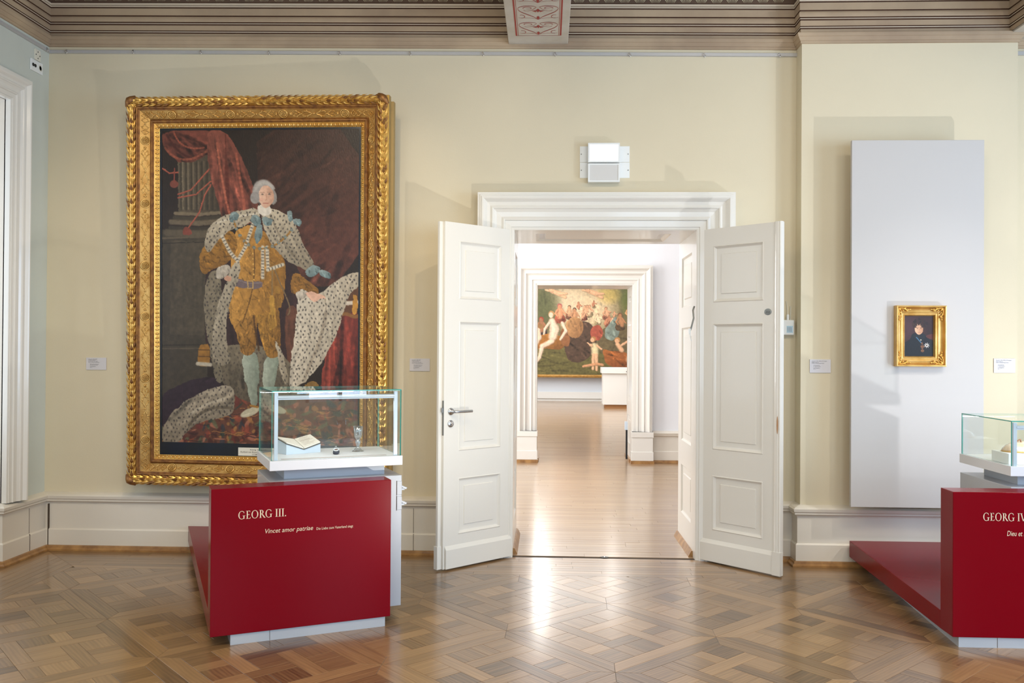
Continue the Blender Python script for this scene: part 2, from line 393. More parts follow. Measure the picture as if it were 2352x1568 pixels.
# left wall with the window niche
mb = MB(); NY0, NY1, NZ, NX = -.415, -2.15, 3.39, LX-.42
mb.quad((LX, WY, 0), (LX, NY0, 0), (LX, NY0, CZ), (LX, WY, CZ)); mb.quad((LX, NY0, NZ), (LX, NY1, NZ), (LX, NY1, CZ), (LX, NY0, CZ))
mb.quad((LX, NY1, 0), (LX, -8.2, 0), (LX, -8.2, CZ), (LX, NY1, CZ))
mb.quad((LX, NY0, 0), (NX, NY0, 0), (NX, NY0, NZ), (LX, NY0, NZ), 1); mb.quad((LX, NY1, 0), (LX, NY1, NZ), (NX, NY1, NZ), (NX, NY1, 0), 1)
mb.quad((LX, NY0, NZ), (NX, NY0, NZ), (NX, NY1, NZ), (LX, NY1, NZ), 1); mb.quad((NX, NY0, 0), (NX, NY1, 0), (NX, NY1, .8), (NX, NY0, .8), 1)
tag(mb.build('wall_left', ['wall_l', 'white_d']), 'pale grey-green wall at the left edge with a framed niche', 'wall', kind='structure')
mb = MB(); mb.quad((6.5, WY, 0), (6.5, WY, CZ), (6.5, -8.2, CZ), (6.5, -8.2, 0))
tag(mb.build('wall_right', 'wall'), 'cream side wall of the gallery far right', 'wall', kind='structure')
mb = MB()
for y in (-6.0, -4.33, -2.66): mb.box(6.44, 6.49, y, y+.07, .8, 3.3)
for z in (.8, 2.3, 3.24): mb.box(6.445, 6.485, -5.93, -2.66, z, z+.06)
tag(mb.build('window_6', 'window'), 'white window in the right side wall of the gallery', 'window', kind='structure')
# front wall (behind the camera) with four windows
WX = (-2.9, -.6, 1.7, 4.0); mb = MB(); xs = [LX]
for x in WX: xs += [x-.65, x+.65]
xs.append(6.5)
for i in range(0, len(xs)-1, 2): mb.box(xs[i], xs[i+1], -8.5, -8.2, 0, CZ)
for x in WX: mb.box(x-.65, x+.65, -8.5, -8.2, 0, .78); mb.box(x-.65, x+.65, -8.5, -8.2, 3.32, CZ)
tag(mb.build('wall_front', 'wall'), 'cream window wall of the gallery behind the viewer', 'wall', kind='structure')
for i, x in enumerate(WX):
    mb = MB()
    for a, b, c, d in ((-.65, -.58, .78, 3.32), (.58, .65, .78, 3.32), (-.03, .03, .78, 3.32), (-.65, .65, .78, .85), (-.65, .65, 3.25, 3.32), (-.65, .65, 2.3, 2.36)):
        mb.box(x+a, x+b, -8.26, -8.21, c, d)
    tag(mb.build('window_%d' % (i+1), 'window'), 'white casement window in the wall opposite the double door', 'window', kind='structure')
mb = MB(); mb.box(NX-.05, NX, NY1, NY0, .8, .87); mb.box(NX-.05, NX, NY1, NY0, NZ-.07, NZ); 
for y in (NY1, (NY0+NY1)/2-.035, NY0-.07): mb.box(NX-.05, NX, y, y+.07, .8, NZ)
tag(mb.build('window_5', 'window'), 'white window deep in the niche of the left wall', 'window', kind='structure')
mb = MB(); mb.quad((LX-.5, -8.5, CZ), (6.6, -8.5, CZ), (6.6, WY+WT, CZ), (LX-.5, WY+WT, CZ))
tag(mb.build('ceiling', 'ceiling'), 'pale plaster ceiling of the front gallery', 'ceiling', kind='structure')

# ---- skirting boards
CAP = [(0, .36), (.030, .362), (.033, .372), (.052, .385), (.052, .395), (.060, .405), (.064, .425), (.05, .436), (.02, .446), (0, .45)]
BRD = [(0, .165), (.028, .166), (.028, .362), (0, .362)]
PLB = [(0, .0), (.042, .0), (.042, .158), (.034, .168), (0, .168)]
OAKS = [(0, 0), (.072, 0), (.072, .012), (.060, .022), (.056, .036), (.042, .040), (0, .04)]
SKP = [(LX, -8.2), (LX, NY1-.2), None]
def skirting(name, path, i0, i1, label, joints=()):
    root = thing(name, label, 'skirting', (path[i0][0], path[i0][1], 0), kind='structure')
    for nm, pr, mt in (('cap_moulding', CAP, 'white_d'), ('board', BRD, 'white_d'), ('plinth_board', PLB, 'white_d'), ('oak_beading', OAKS, 'oaktrim')):
        mb = MB(); sweep(mb, path, pr, i0, i1); mb.build(nm, mt, root)
    if joints:
        mb = MB()
        for (a, b, c, d, e, f) in joints: mb.box(a, b, c, d, e, f)
        mb.build('joint_line', 'gap', root)
    return root
pl = [(LX, -8.2), (LX, NY1), (NX, NY1), (NX, NY0), (LX, NY0), (LX, WY), (OXL-.28, WY)]
skirting('baseboard_left', pl, 3, 5, 'white skirting with oak beading below the left wall niche',
         [(LX+.0, LX+.0445, -.13, -.127, .04, .166), (LX+.0, LX+.0295, -.118, -.115, .17, .36)])
skirting('baseboard_back', pl, 5, 6, 'white skirting running under the large gilt-framed painting',
         [(-1.016, -1.013, WY-.0445, WY-.03, .04, .166), (-1.018, -1.015, WY-.0295, WY, .17, .36), (-3.895, -3.89, WY-.046, WY, .04, .36)])
pr_ = [(OXR+.27, WY), (1.9, WY), (1.9, PY), (3.485, PY), (3.485, WY), (6.5, WY)]
skirting('baseboard_right', pr_, 0, 5, 'white skirting wrapping the pier behind the right display case')

# ---- picture rail (grey) and its little hooks
def zs(x): return .0125*max(0, 1.3-max(x, LX))
ZR = 3.858
root = thing('trim_1', 'thin grey aluminium picture rail under the painted cornice', 'picture rail', (0, WY, ZR), kind='structure')
mb = MB(); cp = [(LX, -8.2), (LX, WY), (1.9, WY)]
sweep(mb, cp, [(0, ZR-.014), (.016, ZR-.014), (.018, ZR-.012), (.018, ZR+.010), (.012, ZR+.014), (0, ZR+.014)], zf=zs); mb.build('rail', 'rail', root)
mb = MB(); sweep(mb, [(3.485, WY), (6.5, WY)], [(0, ZR-.014), (.018, ZR-.014), (.018, ZR+.014), (0, ZR+.014)]); mb.build('rail', 'rail', root)
ordn = ['first', 'second', 'third', 'fourth', 'fifth', 'sixth', 'seventh', 'eighth', 'ninth', 'tenth', 'eleventh']
def hook(loc, rot, label):
    r = thing('picture_hook', label, 'hook', loc, 'small hooks on the picture rail')
    r.rotation_euler = (0, 0, rot)
    return r
hk1 = MB(); hk1.box(-.005, .005, -.004, 0, -.006, .014); hk1.box(-.003, .003, -.010, -.004, .0, .010)
hk2 = MB(); hk2.tube([(0, -.006, 0)]+[(0.010*math.sin(a), -.010, -.010-.010*math.cos(a)) for a in np.linspace(-.4, 4.2, 12)], .0026, 6)
hkm = None
for i, x in enumerate((-3.80, -3.264, -2.724, -2.184, -1.627, -1.073, -.506, .054, .626, 1.195, 1.764)):
    r = hook((x, WY-.018, ZR+zs(x)), 0, 'small metal hook on the picture rail, %s from the left corner of the back wall' % ordn[i])
    if hkm is None:
        a = hk1.build('clip', 'steel'); b = hk2.build('wire', 'silver'); a.parent = r; b.parent = r; hkm = (a, b)
    else:
        for q in hkm: c = q.copy(); COL.objects.link(c); c.parent = r
p = atX(107, 117, LX+.018); r = hook((LX+.018, p.y, ZR+zs(LX)), PI/2, 'small metal hook on the picture rail of the left side wall')
for q in hkm: c = q.copy(); COL.objects.link(c); c.parent = r

# ---- cornice: painted mouldings
CROWN = [(0, 3.896), (.010, 3.898), (.012, 3.915), (.018, 3.917), (.019, 3.920), (.030, 3.938), (.031, 3.942), (.036, 3.944), (.040, 3.964), (.040, 3.970), (0, 3.972)]
FAS = [(.010, 3.972), (.012, 4.000), (.014, 4.003), (.008, 4.004), (.008, 4.009), (.016, 4.010), (.019, 4.018), (.010, 4.0185), (.010, 4.024), (.016, 4.025),
       (.016, 4.067), (.009, 4.068), (.009, 4.0745), (.018, 4.0755), (.020, 4.083), (.012, 4.084), (.012, 4.089), (.022, 4.090), (.027, 4.103), (.027, 4.118), (.022, 4.133), (.014, 4.134), (.014, 4.1405),
       (.022, 4.1415), (.022, 4.198), (.014, 4.199), (.014, 4.2045), (.024, 4.2055), (.026, 4.216), (.016, 4.217), (.016, 4.220), (.028, 4.222), (.030, 4.236), (.018, 4.237), (.018, 4.243), (.024, 4.244), (.024, CZ-.002)]
DARKZ = ((4.003, 4.0095), (4.018, 4.0245), (4.0675, 4.075), (4.0835, 4.0895), (4.133, 4.141), (4.1985, 4.205), (4.2365, 4.2435))
LIGHTZ = ((4.0095, 4.018), (4.075, 4.0835), (4.205, 4.2165), (4.22, 4.2365))
fm = []
for k in range(len(FAS)-1):
    zm = (FAS[k][1]+FAS[k+1][1])/2
    fm.append(1 if any(a <= zm <= b for a, b in DARKZ) else 2 if any(a <= zm <= b for a, b in LIGHTZ) else 3 if zm > 4.25 else 0)
for k in range(len(fm)):
    if fm[k] == 1: FAS[k] = (FAS[k][0], FAS[k][1]-.0013); FAS[k+1] = (FAS[k+1][0], FAS[k+1][1]+.0013) if k+1 < len(fm) and fm[k+1] != 1 else FAS[k+1]
fpath = [(LX, -8.2), (LX, WY), (1.9, WY), (1.9, PY), (3.43, PY), (3.43, -8.2)]
cpath = [(LX, -8.2), (LX, WY), (1.9, WY), (1.9, PY), (3.485, PY), (3.485, WY), (6.5, WY)]
def acanthus(mb, f, w, h):
    for k in range(-3, 4):
        a = k*.36; L = h*(1-.09*abs(k)); bx = k*w*.07; tx, tz = bx+math.sin(a)*L*.62, L*math.cos(a*.55)
        nx, nz = tz, -(tx-bx); q = math.hypot(nx, nz); nx, nz = nx/q*w*.062, nz/q*w*.062; mx_, mz = (bx+tx)/2, tz*.55
        mb.add([f(bx, 0), f(mx_-nx, mz-nz), f(tx-nx*.7, tz-nz*.7), f(tx, tz+h*.03), f(tx+nx*.7, tz+nz*.7), f(mx_+nx, mz+nz)], [(0, 5, 4, 3, 2, 1)])
def cornice(name, seg, cseg, label, leaf_from=None, leaf_to=None, leafy=None, stub=None):
    root = thing(name, label, 'cornice', (fpath[seg[0]][0], fpath[seg[0]][1], 3.97), kind='structure')
    mb = MB(); sweep(mb, fpath, FAS, seg[0], seg[1], zf=zs, mats=fm); mb.build('painted_fascia', ['cornice', 'cline', 'clight', 'frieze'], root)
    if cseg: mb = MB(); sweep(mb, cpath, CROWN, cseg[0], cseg[1], zf=zs); mb.build('crown_moulding', 'cornice', root)
    if leaf_from is not None:
        mb = MB(); x = leaf_from+.06
        while x < leaf_to-.04:
            acanthus(mb, lambda a, b: (x+a, leafy-.0255, 4.252+zs(x)+b), .115, .16); x += .117
        o = mb.build('stencilled_leaves', 'leafpaint', root); o['kind'] = 'stuff'
cornice('trim_2', (1, 2), (1, 2), 'long stone-coloured cornice painted with brown lines and acanthus above the large painting', LX+.03, 1.87, WY)
cornice('trim_3', (0, 1), (0, 1), 'grey-brown painted cornice over the left side wall')
cornice('trim_4', (2, 4), (2, 6), 'striped painted cornice on the pier above the grey board', 1.93, 3.4, PY)
cornice('trim_5', (4, 5), None, 'striped cornice on the ceiling beam at the upper right corner')

# ---- ceiling beam with red arabesque
root = thing('trim_6', 'pale ceiling beam with red arabesque stencil above the double door', 'beam', (-.08, -2, 3.946), kind='structure')
BZ = 3.948; bx0, bx1 = -.305, .152
mb = MB(); mb.box(bx0, bx1, -8.2, WY-.03, BZ, CZ); mb.build('beam_body', 'beam', root, bevel=.004)
def ribbon(mb, pts, wd, z, m=0):
    pts = [Vector((p[0], p[1])) for p in pts]; n = len(pts); vs_ = []
    for i in range(n):
        t = (pts[min(n-1, i+1)]-pts[max(0, i-1)]).normalized(); nn = Vector((t.y, -t.x)); ww = wd[i] if hasattr(wd, '__len__') else wd
        vs_ += [(*(pts[i]+nn*ww/2), z), (*(pts[i]-nn*ww/2), z)]
    mb.add(vs_, [(2*i, 2*i+1, 2*i+3, 2*i+2) for i in range(n-1)], m)
def bez(p0, p1, p2, p3, n=14):
    return [tuple((1-t)**3*a+3*(1-t)**2*t*b+3*(1-t)*t*t*c+t**3*d for a, b, c, d in zip(p0, p1, p2, p3)) for t in [i/n for i in range(n+1)]]
mb = MB(); zc = BZ-.0015; cx = -.073; hw = .165; yE = -.085
ribbon(mb, [(cx-hw, yE), (cx-hw, -8)], .011, zc); ribbon(mb, [(cx+hw, yE), (cx+hw, -8)], .011, zc); ribbon(mb, [(cx-hw, yE), (cx+hw, yE)], .004, zc)
ribbon(mb, [(cx-hw+.014, yE), (cx-hw+.014, -8)], .003, zc); ribbon(mb, [(cx+hw-.014, yE), (cx+hw-.014, -8)], .003, zc)
mb.build('red_border_line', 'redline', root)
mb = MB(); Pch = .30
for r_ in range(10):
    y0 = yE-.02-r_*Pch
    for sg in (-1, 1):
        S = lambda a, b: (cx+sg*a, y0-b)
        tw = [.002+.006*math.sin(PI*i/14) for i in range(15)]
        ribbon(mb, [S(*p) for p in bez((.005, .0), (.02, .07), (.14, .12), (.140, .20))], tw, zc)
        ribbon(mb, [S(*p) for p in bez((.140, .20), (.13, .26), (.03, .255), (.012, .225))], tw, zc)
        ribbon(mb, [S(*p) for p in bez((.012, .225), (.03, .17), (.085, .13), (.10, .175))], .003, zc)
        c0 = (.07, .205)
        ribbon(mb, [S(c0[0]+.034*(1-.04*i)*math.cos(i*.42), c0[1]+.026*(1-.04*i)*math.sin(i*.42)) for i in range(14)], [.007-.0004*i for i in range(14)], zc)
        ribbon(mb, [S(.118+.024*math.cos(1.2+i*.42), .055+.03*math.sin(1.2+i*.42)) for i in range(12)], [.006-.0004*i for i in range(12)], zc)
        ribbon(mb, [S(*p) for p in bez((.008, .01), (.05, .03), (.08, .03), (.125, .03))], .003, zc)
        for k in range(4):
            a = .35+k*.33; ribbon(mb, [S(.004, .165), S(.02*math.sin(a)+.01, .165-.02*math.cos(a)), S(.046*math.sin(a), .165-.044*math.cos(a)+.01)], [.002, .006, .002], zc)
    for b, h in ((.03, .036), (.165, .03)):
        mb.add([(cx-.003, y0-b+.03, zc), (cx+.003, y0-b+.03, zc), (cx+.011, y0-b-h*.4, zc), (cx, y0-b-h, zc), (cx-.011, y0-b-h*.4, zc)], [(0, 1, 2, 3, 4)])
mb.build('red_arabesque', 'redline', root)

# ---- panelled door linings and moulded casings
PANZ = [(.235, .645), (.84, 1.785), (1.945, 2.37)]
def lining(name, y0, y1, label):
    root = thing(name, label, 'door lining', (OXL, y0, 0), kind='structure')
    D = y1-y0; a0, a1 = .15, D-.15
    for nm, f in (('jamb', lambda a, b, c: (OXL-c, y0+a, b)), ('jamb', lambda a, b, c: (OXR+c, y0+a, b))):
        mb = MB(); panelled(mb, f, D, OZT, a0, a1, PANZ); j = mb.build(nm, 'white', root)
        for b0, b1 in PANZ: mb = MB(); panel_rings(mb, f, a0, a1, b0, b1, rings=[(0, 0), (.004, 0), (.018, .014), (.03, .015), (.07, .015), (.078, .008)]); mb.build('panel', 'white', j)
    W = OXR-OXL; f = lambda a, b, c: (OXL+b, y0+a, OZT+c)
    mb = MB(); panelled(mb, f, D, W, a0, a1, [(.16, W-.16)]); s_ = mb.build('soffit', 'white', root)
    mb = MB(); panel_rings(mb, f, a0, a1, .16, W-.16, rings=[(0, 0), (.01, .004), (.03, .02), (.07, .022), (.078, .012)]); mb.build('panel', 'white', s_)
    for sx, xx in ((1, OXL), (-1, OXR)):
        mb = MB(); mb.hexa([(xx, y0+.05, 0), (xx+sx*.035, y0+.05, 0), (xx+sx*.035, y1, 0), (xx, y1, 0)], [(xx, y0+.05, .045), (xx+sx*.012, y0+.05, .045), (xx+sx*.012, y1, .045), (xx, y1, .045)])
        mb.build('oak_beading', 'oaktrim', root)
    return root
CASP = [(0, -.01), (0, .048), (.010, .052), (.022, .052), (.024, .060), (.070, .062), (.074, .076), (.082, .078), (.100, .070), (.135, .074), (.155, .088), (.160, .098), (.168, .102), (.185, .092), (.208, .098), (.228, .124), (.236, .130), (.248, .130), (.250, .122), (.262, .122), (.264, .115), (.280, .115), (.280, 0)]
def casing_mesh(name, xl, xr, zt, yf, root, sgn=-1, sc=1., zb=0):
    mb = MB(); pr = [(t*sc, d) for t, d in CASP]
    rows = [[(xl-t, yf+sgn*d, zb) for t, d in pr], [(xl-t, yf+sgn*d, zt+t) for t, d in pr], [(xr+t, yf+sgn*d, zt+t) for t, d in pr], [(xr+t, yf+sgn*d, zb) for t, d in pr]]
    for i, nm in enumerate(('left_upright', 'head', 'right_upright')):
        mb = MB()
        for k in range(len(pr)-1): mb.quad(rows[i][k], rows[i][k+1], rows[i+1][k+1], rows[i+1][k])
        mb.build('casing_head' if nm == 'head' else 'casing_upright', 'white', root)
lr = lining('trim_7', WY+.012, WY+WT+.02, 'white panelled lining inside the open double door')
cr = thing('trim_8', 'white moulded casing around the open double door', 'door casing', (OXL, WY, 0), kind='structure'); casing_mesh('c', OXL, OXR, OZT, WY, cr, zb=.0)
mb = MB(); mb.box(OXL-.29, OXL-.0, WY-.02, WY, OZT+.2815, OZT+.2835); 
mb = MB(); mb.tube([(1.128, .10, 1.93), (1.115, .085, 1.90), (1.118, .07, 1.84), (1.10, .065, 1.77), (1.085, .06, 1.73)], .007, 8, 0); mb.tube([(1.085, .06, 1.735), (1.092, .058, 1.70), (1.10, .06, 1.665)], .004, 6, 1); mb.box(1.078, 1.094, .05, .07, 1.72, 1.76, 1)
mb.build('door_contact_cable', ['dsteel', 'plastic'], cr)
# casing round the niche on the left wall
root = thing('trim_9', 'white moulded frame around the niche at the left edge', 'window casing', (LX, NY0, 0), kind='structure')
pr = [(t*.66, d*.75) for t, d in CASP]
R_ = [[(LX+d, NY0+t, .45) for t, d in pr], [(LX+d, NY0+t, NZ+t) for t, d in pr], [(LX+d, NY1-t, NZ+t) for t, d in pr], [(LX+d, NY1-t, .45) for t, d in pr]]
for i in range(3):
    mb = MB()
    for k in range(len(pr)-1): mb.quad(R_[i][k], R_[i+1][k], R_[i+1][k+1], R_[i][k+1])
    mb.build(('casing_upright', 'casing_head', 'casing_upright')[i], 'white', root)

# ---- second room and third room
FY = 5.80
def room(n, x0, x1, y0, y1, floor_lab):
    mb = MB(); mb.quad((x0, y0, 0), (x0, y1, 0), (x0, y1, CZ), (x0, y0, CZ)); tag(mb.build('wall_left', 'white_wall'), 'white left wall of the %s room beyond the doors' % n, 'wall', kind='structure')
    mb = MB(); mb.quad((x1, y0, 0), (x1, y0, CZ), (x1, y1, CZ), (x1, y1, 0)); tag(mb.build('wall_right', 'white_wall'), 'white right wall of the %s room beyond the doors' % n, 'wall', kind='structure')
    mb = MB(); mb.quad((x0, y0, CZ), (x1, y0, CZ), (x1, y1, CZ), (x0, y1, CZ)); tag(mb.build('ceiling', 'white_wall'), 'white ceiling of the %s room beyond the doors' % n, 'ceiling', kind='structure')
room('second', -3.6, 5.2, WY+WT, FY, '')
room('third', -5.2, 6.6, FY+.7, 20.3, '')
wall_with_hole('wall_back', -5.3, 6.7, FY, FY+.7, CZ, -.15, 1.23, 2.52, ['white_wall', 'white_wall'], 'white far wall of the second room with its own doorway')
mb = MB(); mb.quad((-5.3, 20.3, 0), (6.7, 20.3, 0), (6.7, 20.3, CZ), (-5.3, 20.3, CZ)); tag(mb.build('wall_back', 'bluegrey'), 'pale wall at the far end of the third room behind the mythological canvas', 'wall', kind='structure')
cr2 = thing('trim_10', 'white moulded casing on plinth blocks around the distant inner doorway', 'door casing', (-.13, FY, 0), kind='structure')
casing_mesh('c', -.13, 1.21, 2.50, FY, cr2, zb=.44)
for a, b in ((-.42, -.125), (1.205, 1.50)):
    mb = MB(); mb.box(a, b, FY-.14, FY, .04, .44); mb.box(a-.008, b+.008, FY-.15, FY, .365, .44); mb.box(a-.008, b+.008, FY-.15, FY, .04, .165); mb.build('plinth_block', 'white', cr2, bevel=.004)
    mb = MB(); mb.box(a-.015, b+.015, FY-.17, FY, 0, .04); mb.build('oak_beading', 'oaktrim', cr2)
lr2 = thing('trim_11', 'white lining inside the distant inner doorway', 'door lining', (-.13, FY, 0), kind='structure')
for xx, sg in ((-.13, 1), (1.21, -1)):
    f = lambda a, b, c: (xx-sg*c, FY+.012+a, b)
    mb = MB(); panelled(mb, f, .71, 2.5, .15, .59, PANZ); j = mb.build('jamb', 'white', lr2)
    for b0, b1 in PANZ: mb = MB(); panel_rings(mb, f, .15, .59, b0, b1, rings=[(0, 0), (.018, .014), (.07, .015), (.078, .008)]); mb.build('panel', 'white', j)
    mb = MB(); mb.box(*sorted((xx, xx+sg*.03)), FY-.02, FY+.72, 0, .045); mb.build('oak_beading', 'oaktrim', lr2)
mb = MB(); mb.box(-.15, 1.23, FY-.02, FY+.72, 2.5, 2.52); mb.build('soffit', 'white', lr2)
for nm, path, lab in (('baseboard_back', [(-3.6, FY), (-.43, FY)], 'white skirting of the second room left of the inner doorway'), ('baseboard_back', [(1.51, FY), (5.2, FY)], 'white skirting of the second room right of the inner doorway')):
    skirting(nm, path, 0, 1, lab)
mb = MB(); sweep(mb, [(-5.2, 20.3), (6.6, 20.3)], [(0, .0), (.05, 0), (.05, .075), (.09, .075), (.09, .27), (.085, .275), (0, .275)]); tag(mb.build('baseboard_back', 'plastic'), 'white low plinth under the mythological canvas in the third room', 'skirting', kind='structure')

# ================================================================== FLOOR
mb = MB(); mb.box(LX-.6, 6.6, -8.5, .142, -.05, -.0035)
floor = tag(mb.build('floor', 'gap'), 'polished oak parquet floor laid in diagonal woven squares', 'floor', kind='structure')
def clip(poly, a, b, c):            # keep a*x+b*y<=c
    out = []
    for i in range(len(poly)):
        p, q = poly[i], poly[(i+1) % len(poly)]; dp = a*p[0]+b*p[1]-c; dq = a*q[0]+b*q[1]-c
        if dp <= 0: out.append(p)
        if dp*dq < 0: t = dp/(dp-dq); out.append((p[0]+(q[0]-p[0])*t, p[1]+(q[1]-p[1])*t))
    return out
def parea(p): return .5*abs(sum(p[i][0]*p[(i+1) % len(p)][1]-p[(i+1) % len(p)][0]*p[i][1] for i in range(len(p))))
def inset(poly, g):
    A = sum(poly[i][0]*poly[(i+1) % len(poly)][1]-poly[(i+1) % len(poly)][0]*poly[i][1] for i in range(len(poly)))
    if A < 0: poly = poly[::-1]
    out = list(poly)
    for i in range(len(poly)):
        p, q = poly[i], poly[(i+1) % len(poly)]; dx, dy = q[0]-p[0], q[1]-p[1]; L = math.hypot(dx, dy)
        if L < 1e-6: continue
        nx, ny = dy/L, -dx/L; out = clip(out, nx, ny, nx*p[0]+ny*p[1]-g)
        if len(out) < 3: return []
    return out
def plank_add(mb, poly, gdir, tone, gap=.0006):
    P = inset(poly, gap)
    if len(P) < 3: return False
    n = len(P); ox, oy = RNG.rand(2)*40; gx, gy = gdir; tz = (RNG.rand(2)-.5)*.0016; c = np.mean(P, axis=0)
    z = [(p[0]-c[0])*tz[0]+(p[1]-c[1])*tz[1] for p in P]
    Q = inset(P, .0007)
    if len(Q) != n: Q = P
    uv = lambda p: (p[0]*gx+p[1]*gy+ox, -p[0]*gy+p[1]*gx+oy)
    vs_ = [(q[0], q[1], zz) for q, zz in zip(Q, z)]+[(p[0], p[1], zz-.0006) for p, zz in zip(P, z)]+[(p[0], p[1], -.0036) for p in P]
    fs = [tuple(range(n))]+[(i, n+i, n+(i+1) % n, (i+1) % n) for i in range(n)]+[(n+i, 2*n+i, 2*n+(i+1) % n, n+(i+1) % n) for i in range(n)]
    mb.add(vs_, fs, 0, False, [uv(p) for p in Q]+[uv(p) for p in P]*2, tone)
    return True
th = math.radians(43.23); S = .8287; EA = (math.cos(th), math.sin(th)); EB = (math.sin(th), -math.cos(th)); GO = (.424, .086)
FYB, FXL = -.43, -3.42
pieces = []
FW, ww, sq = .088, .088, (S-2*.088-2*.088)/3
xsq = [FW, FW+sq, FW+sq+ww, FW+2*sq+ww, FW+2*sq+2*ww, S-FW]
def R4(u0, u1, v0, v1): return [(u0, v0), (u1, v0), (u1, v1), (u0, v1)]
x_ = xsq
cells = [([(0, 0), (S, 0), (S-FW, FW), (FW, FW)], 0), ([(0, S), (FW, S-FW), (S-FW, S-FW), (S, S)], 0), ([(0, 0), (FW, FW), (FW, S-FW), (0, S)], 1), ([(S, 0), (S, S), (S-FW, S-FW), (S-FW, FW)], 1)]
for i in (0, 2, 4):
    for j in (0, 2, 4): cells.append((R4(x_[i], x_[i+1], x_[j], x_[j+1]), (i+j)//2 % 2))
cells += [(R4(x_[1], x_[2], x_[0], x_[3]), 1), (R4(x_[1], x_[2], x_[4], x_[5]), 1), (R4(x_[3], x_[4], x_[0], x_[1]), 1), (R4(x_[3], x_[4], x_[2], x_[5]), 1),
          (R4(x_[0], x_[1], x_[3], x_[4]), 0), (R4(x_[2], x_[5], x_[1], x_[2]), 0), (R4(x_[0], x_[1], x_[1], x_[2]), 0) , (R4(x_[1], x_[3], x_[3], x_[4]), 0), (R4(x_[4], x_[5], x_[3], x_[4]), 0)]
for i in range(-14, 3):
    for j in range(-8, 14):
        for poly, gd in cells:
            W_ = [(GO[0]+EA[0]*(i*S+u)+EB[0]*(j*S+v), GO[1]+EA[1]*(i*S+u)+EB[1]*(j*S+v)) for u, v in poly]
            W_ = clip(W_, 0, 1, FYB)
            if len(W_) > 2: W_ = clip(W_, -1, 0, -FXL)
            if len(W_) > 2: W_ = clip(W_, 1, 0, 6.5)
            if len(W_) > 2: W_ = clip(W_, 0, -1, 8.2)
            if len(W_) < 3 or parea(W_) < 2e-4: continue
            pieces.append((W_, EA if gd == 0 else EB, RNG.beta(2, 2)))
# border boards parallel to the walls, mitred in the corner
nb = 8; bw = (WY-.04-FYB)/nb
for r in range(nb):
    y0 = FYB+r*bw; x = LX+.0-RNG.rand()*.6
    while x < 6.5:
        L = .45+RNG.rand()*.9; P = clip(R4(x, x+L-.0, y0, y0+bw), -1, -1, -(LX+WY)); x += L
        if len(P) > 2: P = clip(P, 1, 0, 6.5)
        if len(P) > 2 and parea(P) > 2e-4: pieces.append((P, (1, 0), RNG.beta(2, 2)*.8))
for c in range(-5, 8):
    x0 = LX+.03+c*(FXL-LX-.03)/8; x1 = x0+(FXL-LX-.03)/8; y = .3+RNG.rand()*.3
    while y > -8.2:
        L = .45+RNG.rand()*.9; P = clip(R4(x0, x1, y-L, y), 1, 1, LX+WY); y -= L
        if len(P) > 2 and parea(P) > 2e-4: pieces.append((P, (0, 1), RNG.beta(2, 2)*.8))
def scr(P):
    c = np.mean(P, axis=0); q = proj((c[0], c[1], 0))
    if q[2] < .5 or not (-30 < q[0] < 2380 and q[1] < 1590): return 0
    pp = [proj((p[0], p[1], 0))[:2] for p in P]; return parea(pp)
sz = [scr(p[0]) for p in pieces]; order = np.argsort(sz)[::-1]
rest = MB()
for k, idx in enumerate(order):
    P, g, tn_ = pieces[idx]
    if k < 290 and sz[idx] > 60:
        mb = MB()
        if plank_add(mb, P, g, tn_): mb.build('parquet_piece' if g != (1, 0) and g != (0, 1) else 'plank', 'oak', floor)
    else: plank_add(rest, P, g, tn_)
o = rest.build('parquet_pieces', 'oak', floor); o['kind'] = 'stuff'
# boards of the inner rooms
def boards(name, x0, x1, y0, y1, bw, lab, mat):
    base = MB(); base.box(x0, x1, y0, y1, -.05, -.0035); fl = tag(base.build('floor', 'gap'), lab, 'floor', kind='structure'); mb = MB(); y = y0
    while y < y1-.01:
        x = x0-RNG.rand()*.8
        while x < x1:
            L = .7+RNG.rand()*1.3; plank_add(mb, R4(max(x, x0), min(x+L, x1), y, min(y+bw, y1)), (1, 0), RNG.beta(2, 2)*.6, .0006); x += L
        y += bw
    o = mb.build('floor_boards', mat, fl); o['kind'] = 'stuff'
boards('f', -3.6, 5.2, .146, FY+.74, .085, 'pale polished narrow oak boards running across the second room', 'oak2')
boards('f', -5.2, 6.6, FY+.745, 20.3, .12, 'pale shiny boards of the distant third room', 'oak2')
t = thing('floor_bolt_plate', 'small oval metal bolt plate in the floor at the threshold of the double door', 'floor bolt', (.456, .125, 0))
mb = MB(); mb.lathe([(0, .001), (.022, .001), (.026, .003), (.028, .0045), (.024, .006), (.012, .005), (.010, .001), (0, .001)], 20, 0, lambda p: Vector((.456+p.x*1.15, .125+p.y*.9, p.z))); mb.build('ring', 'dsteel', t)
mb = MB(); mb.box(.451, .461, .11, .14, .0035, .006); mb.build('bar', 'steel', t)

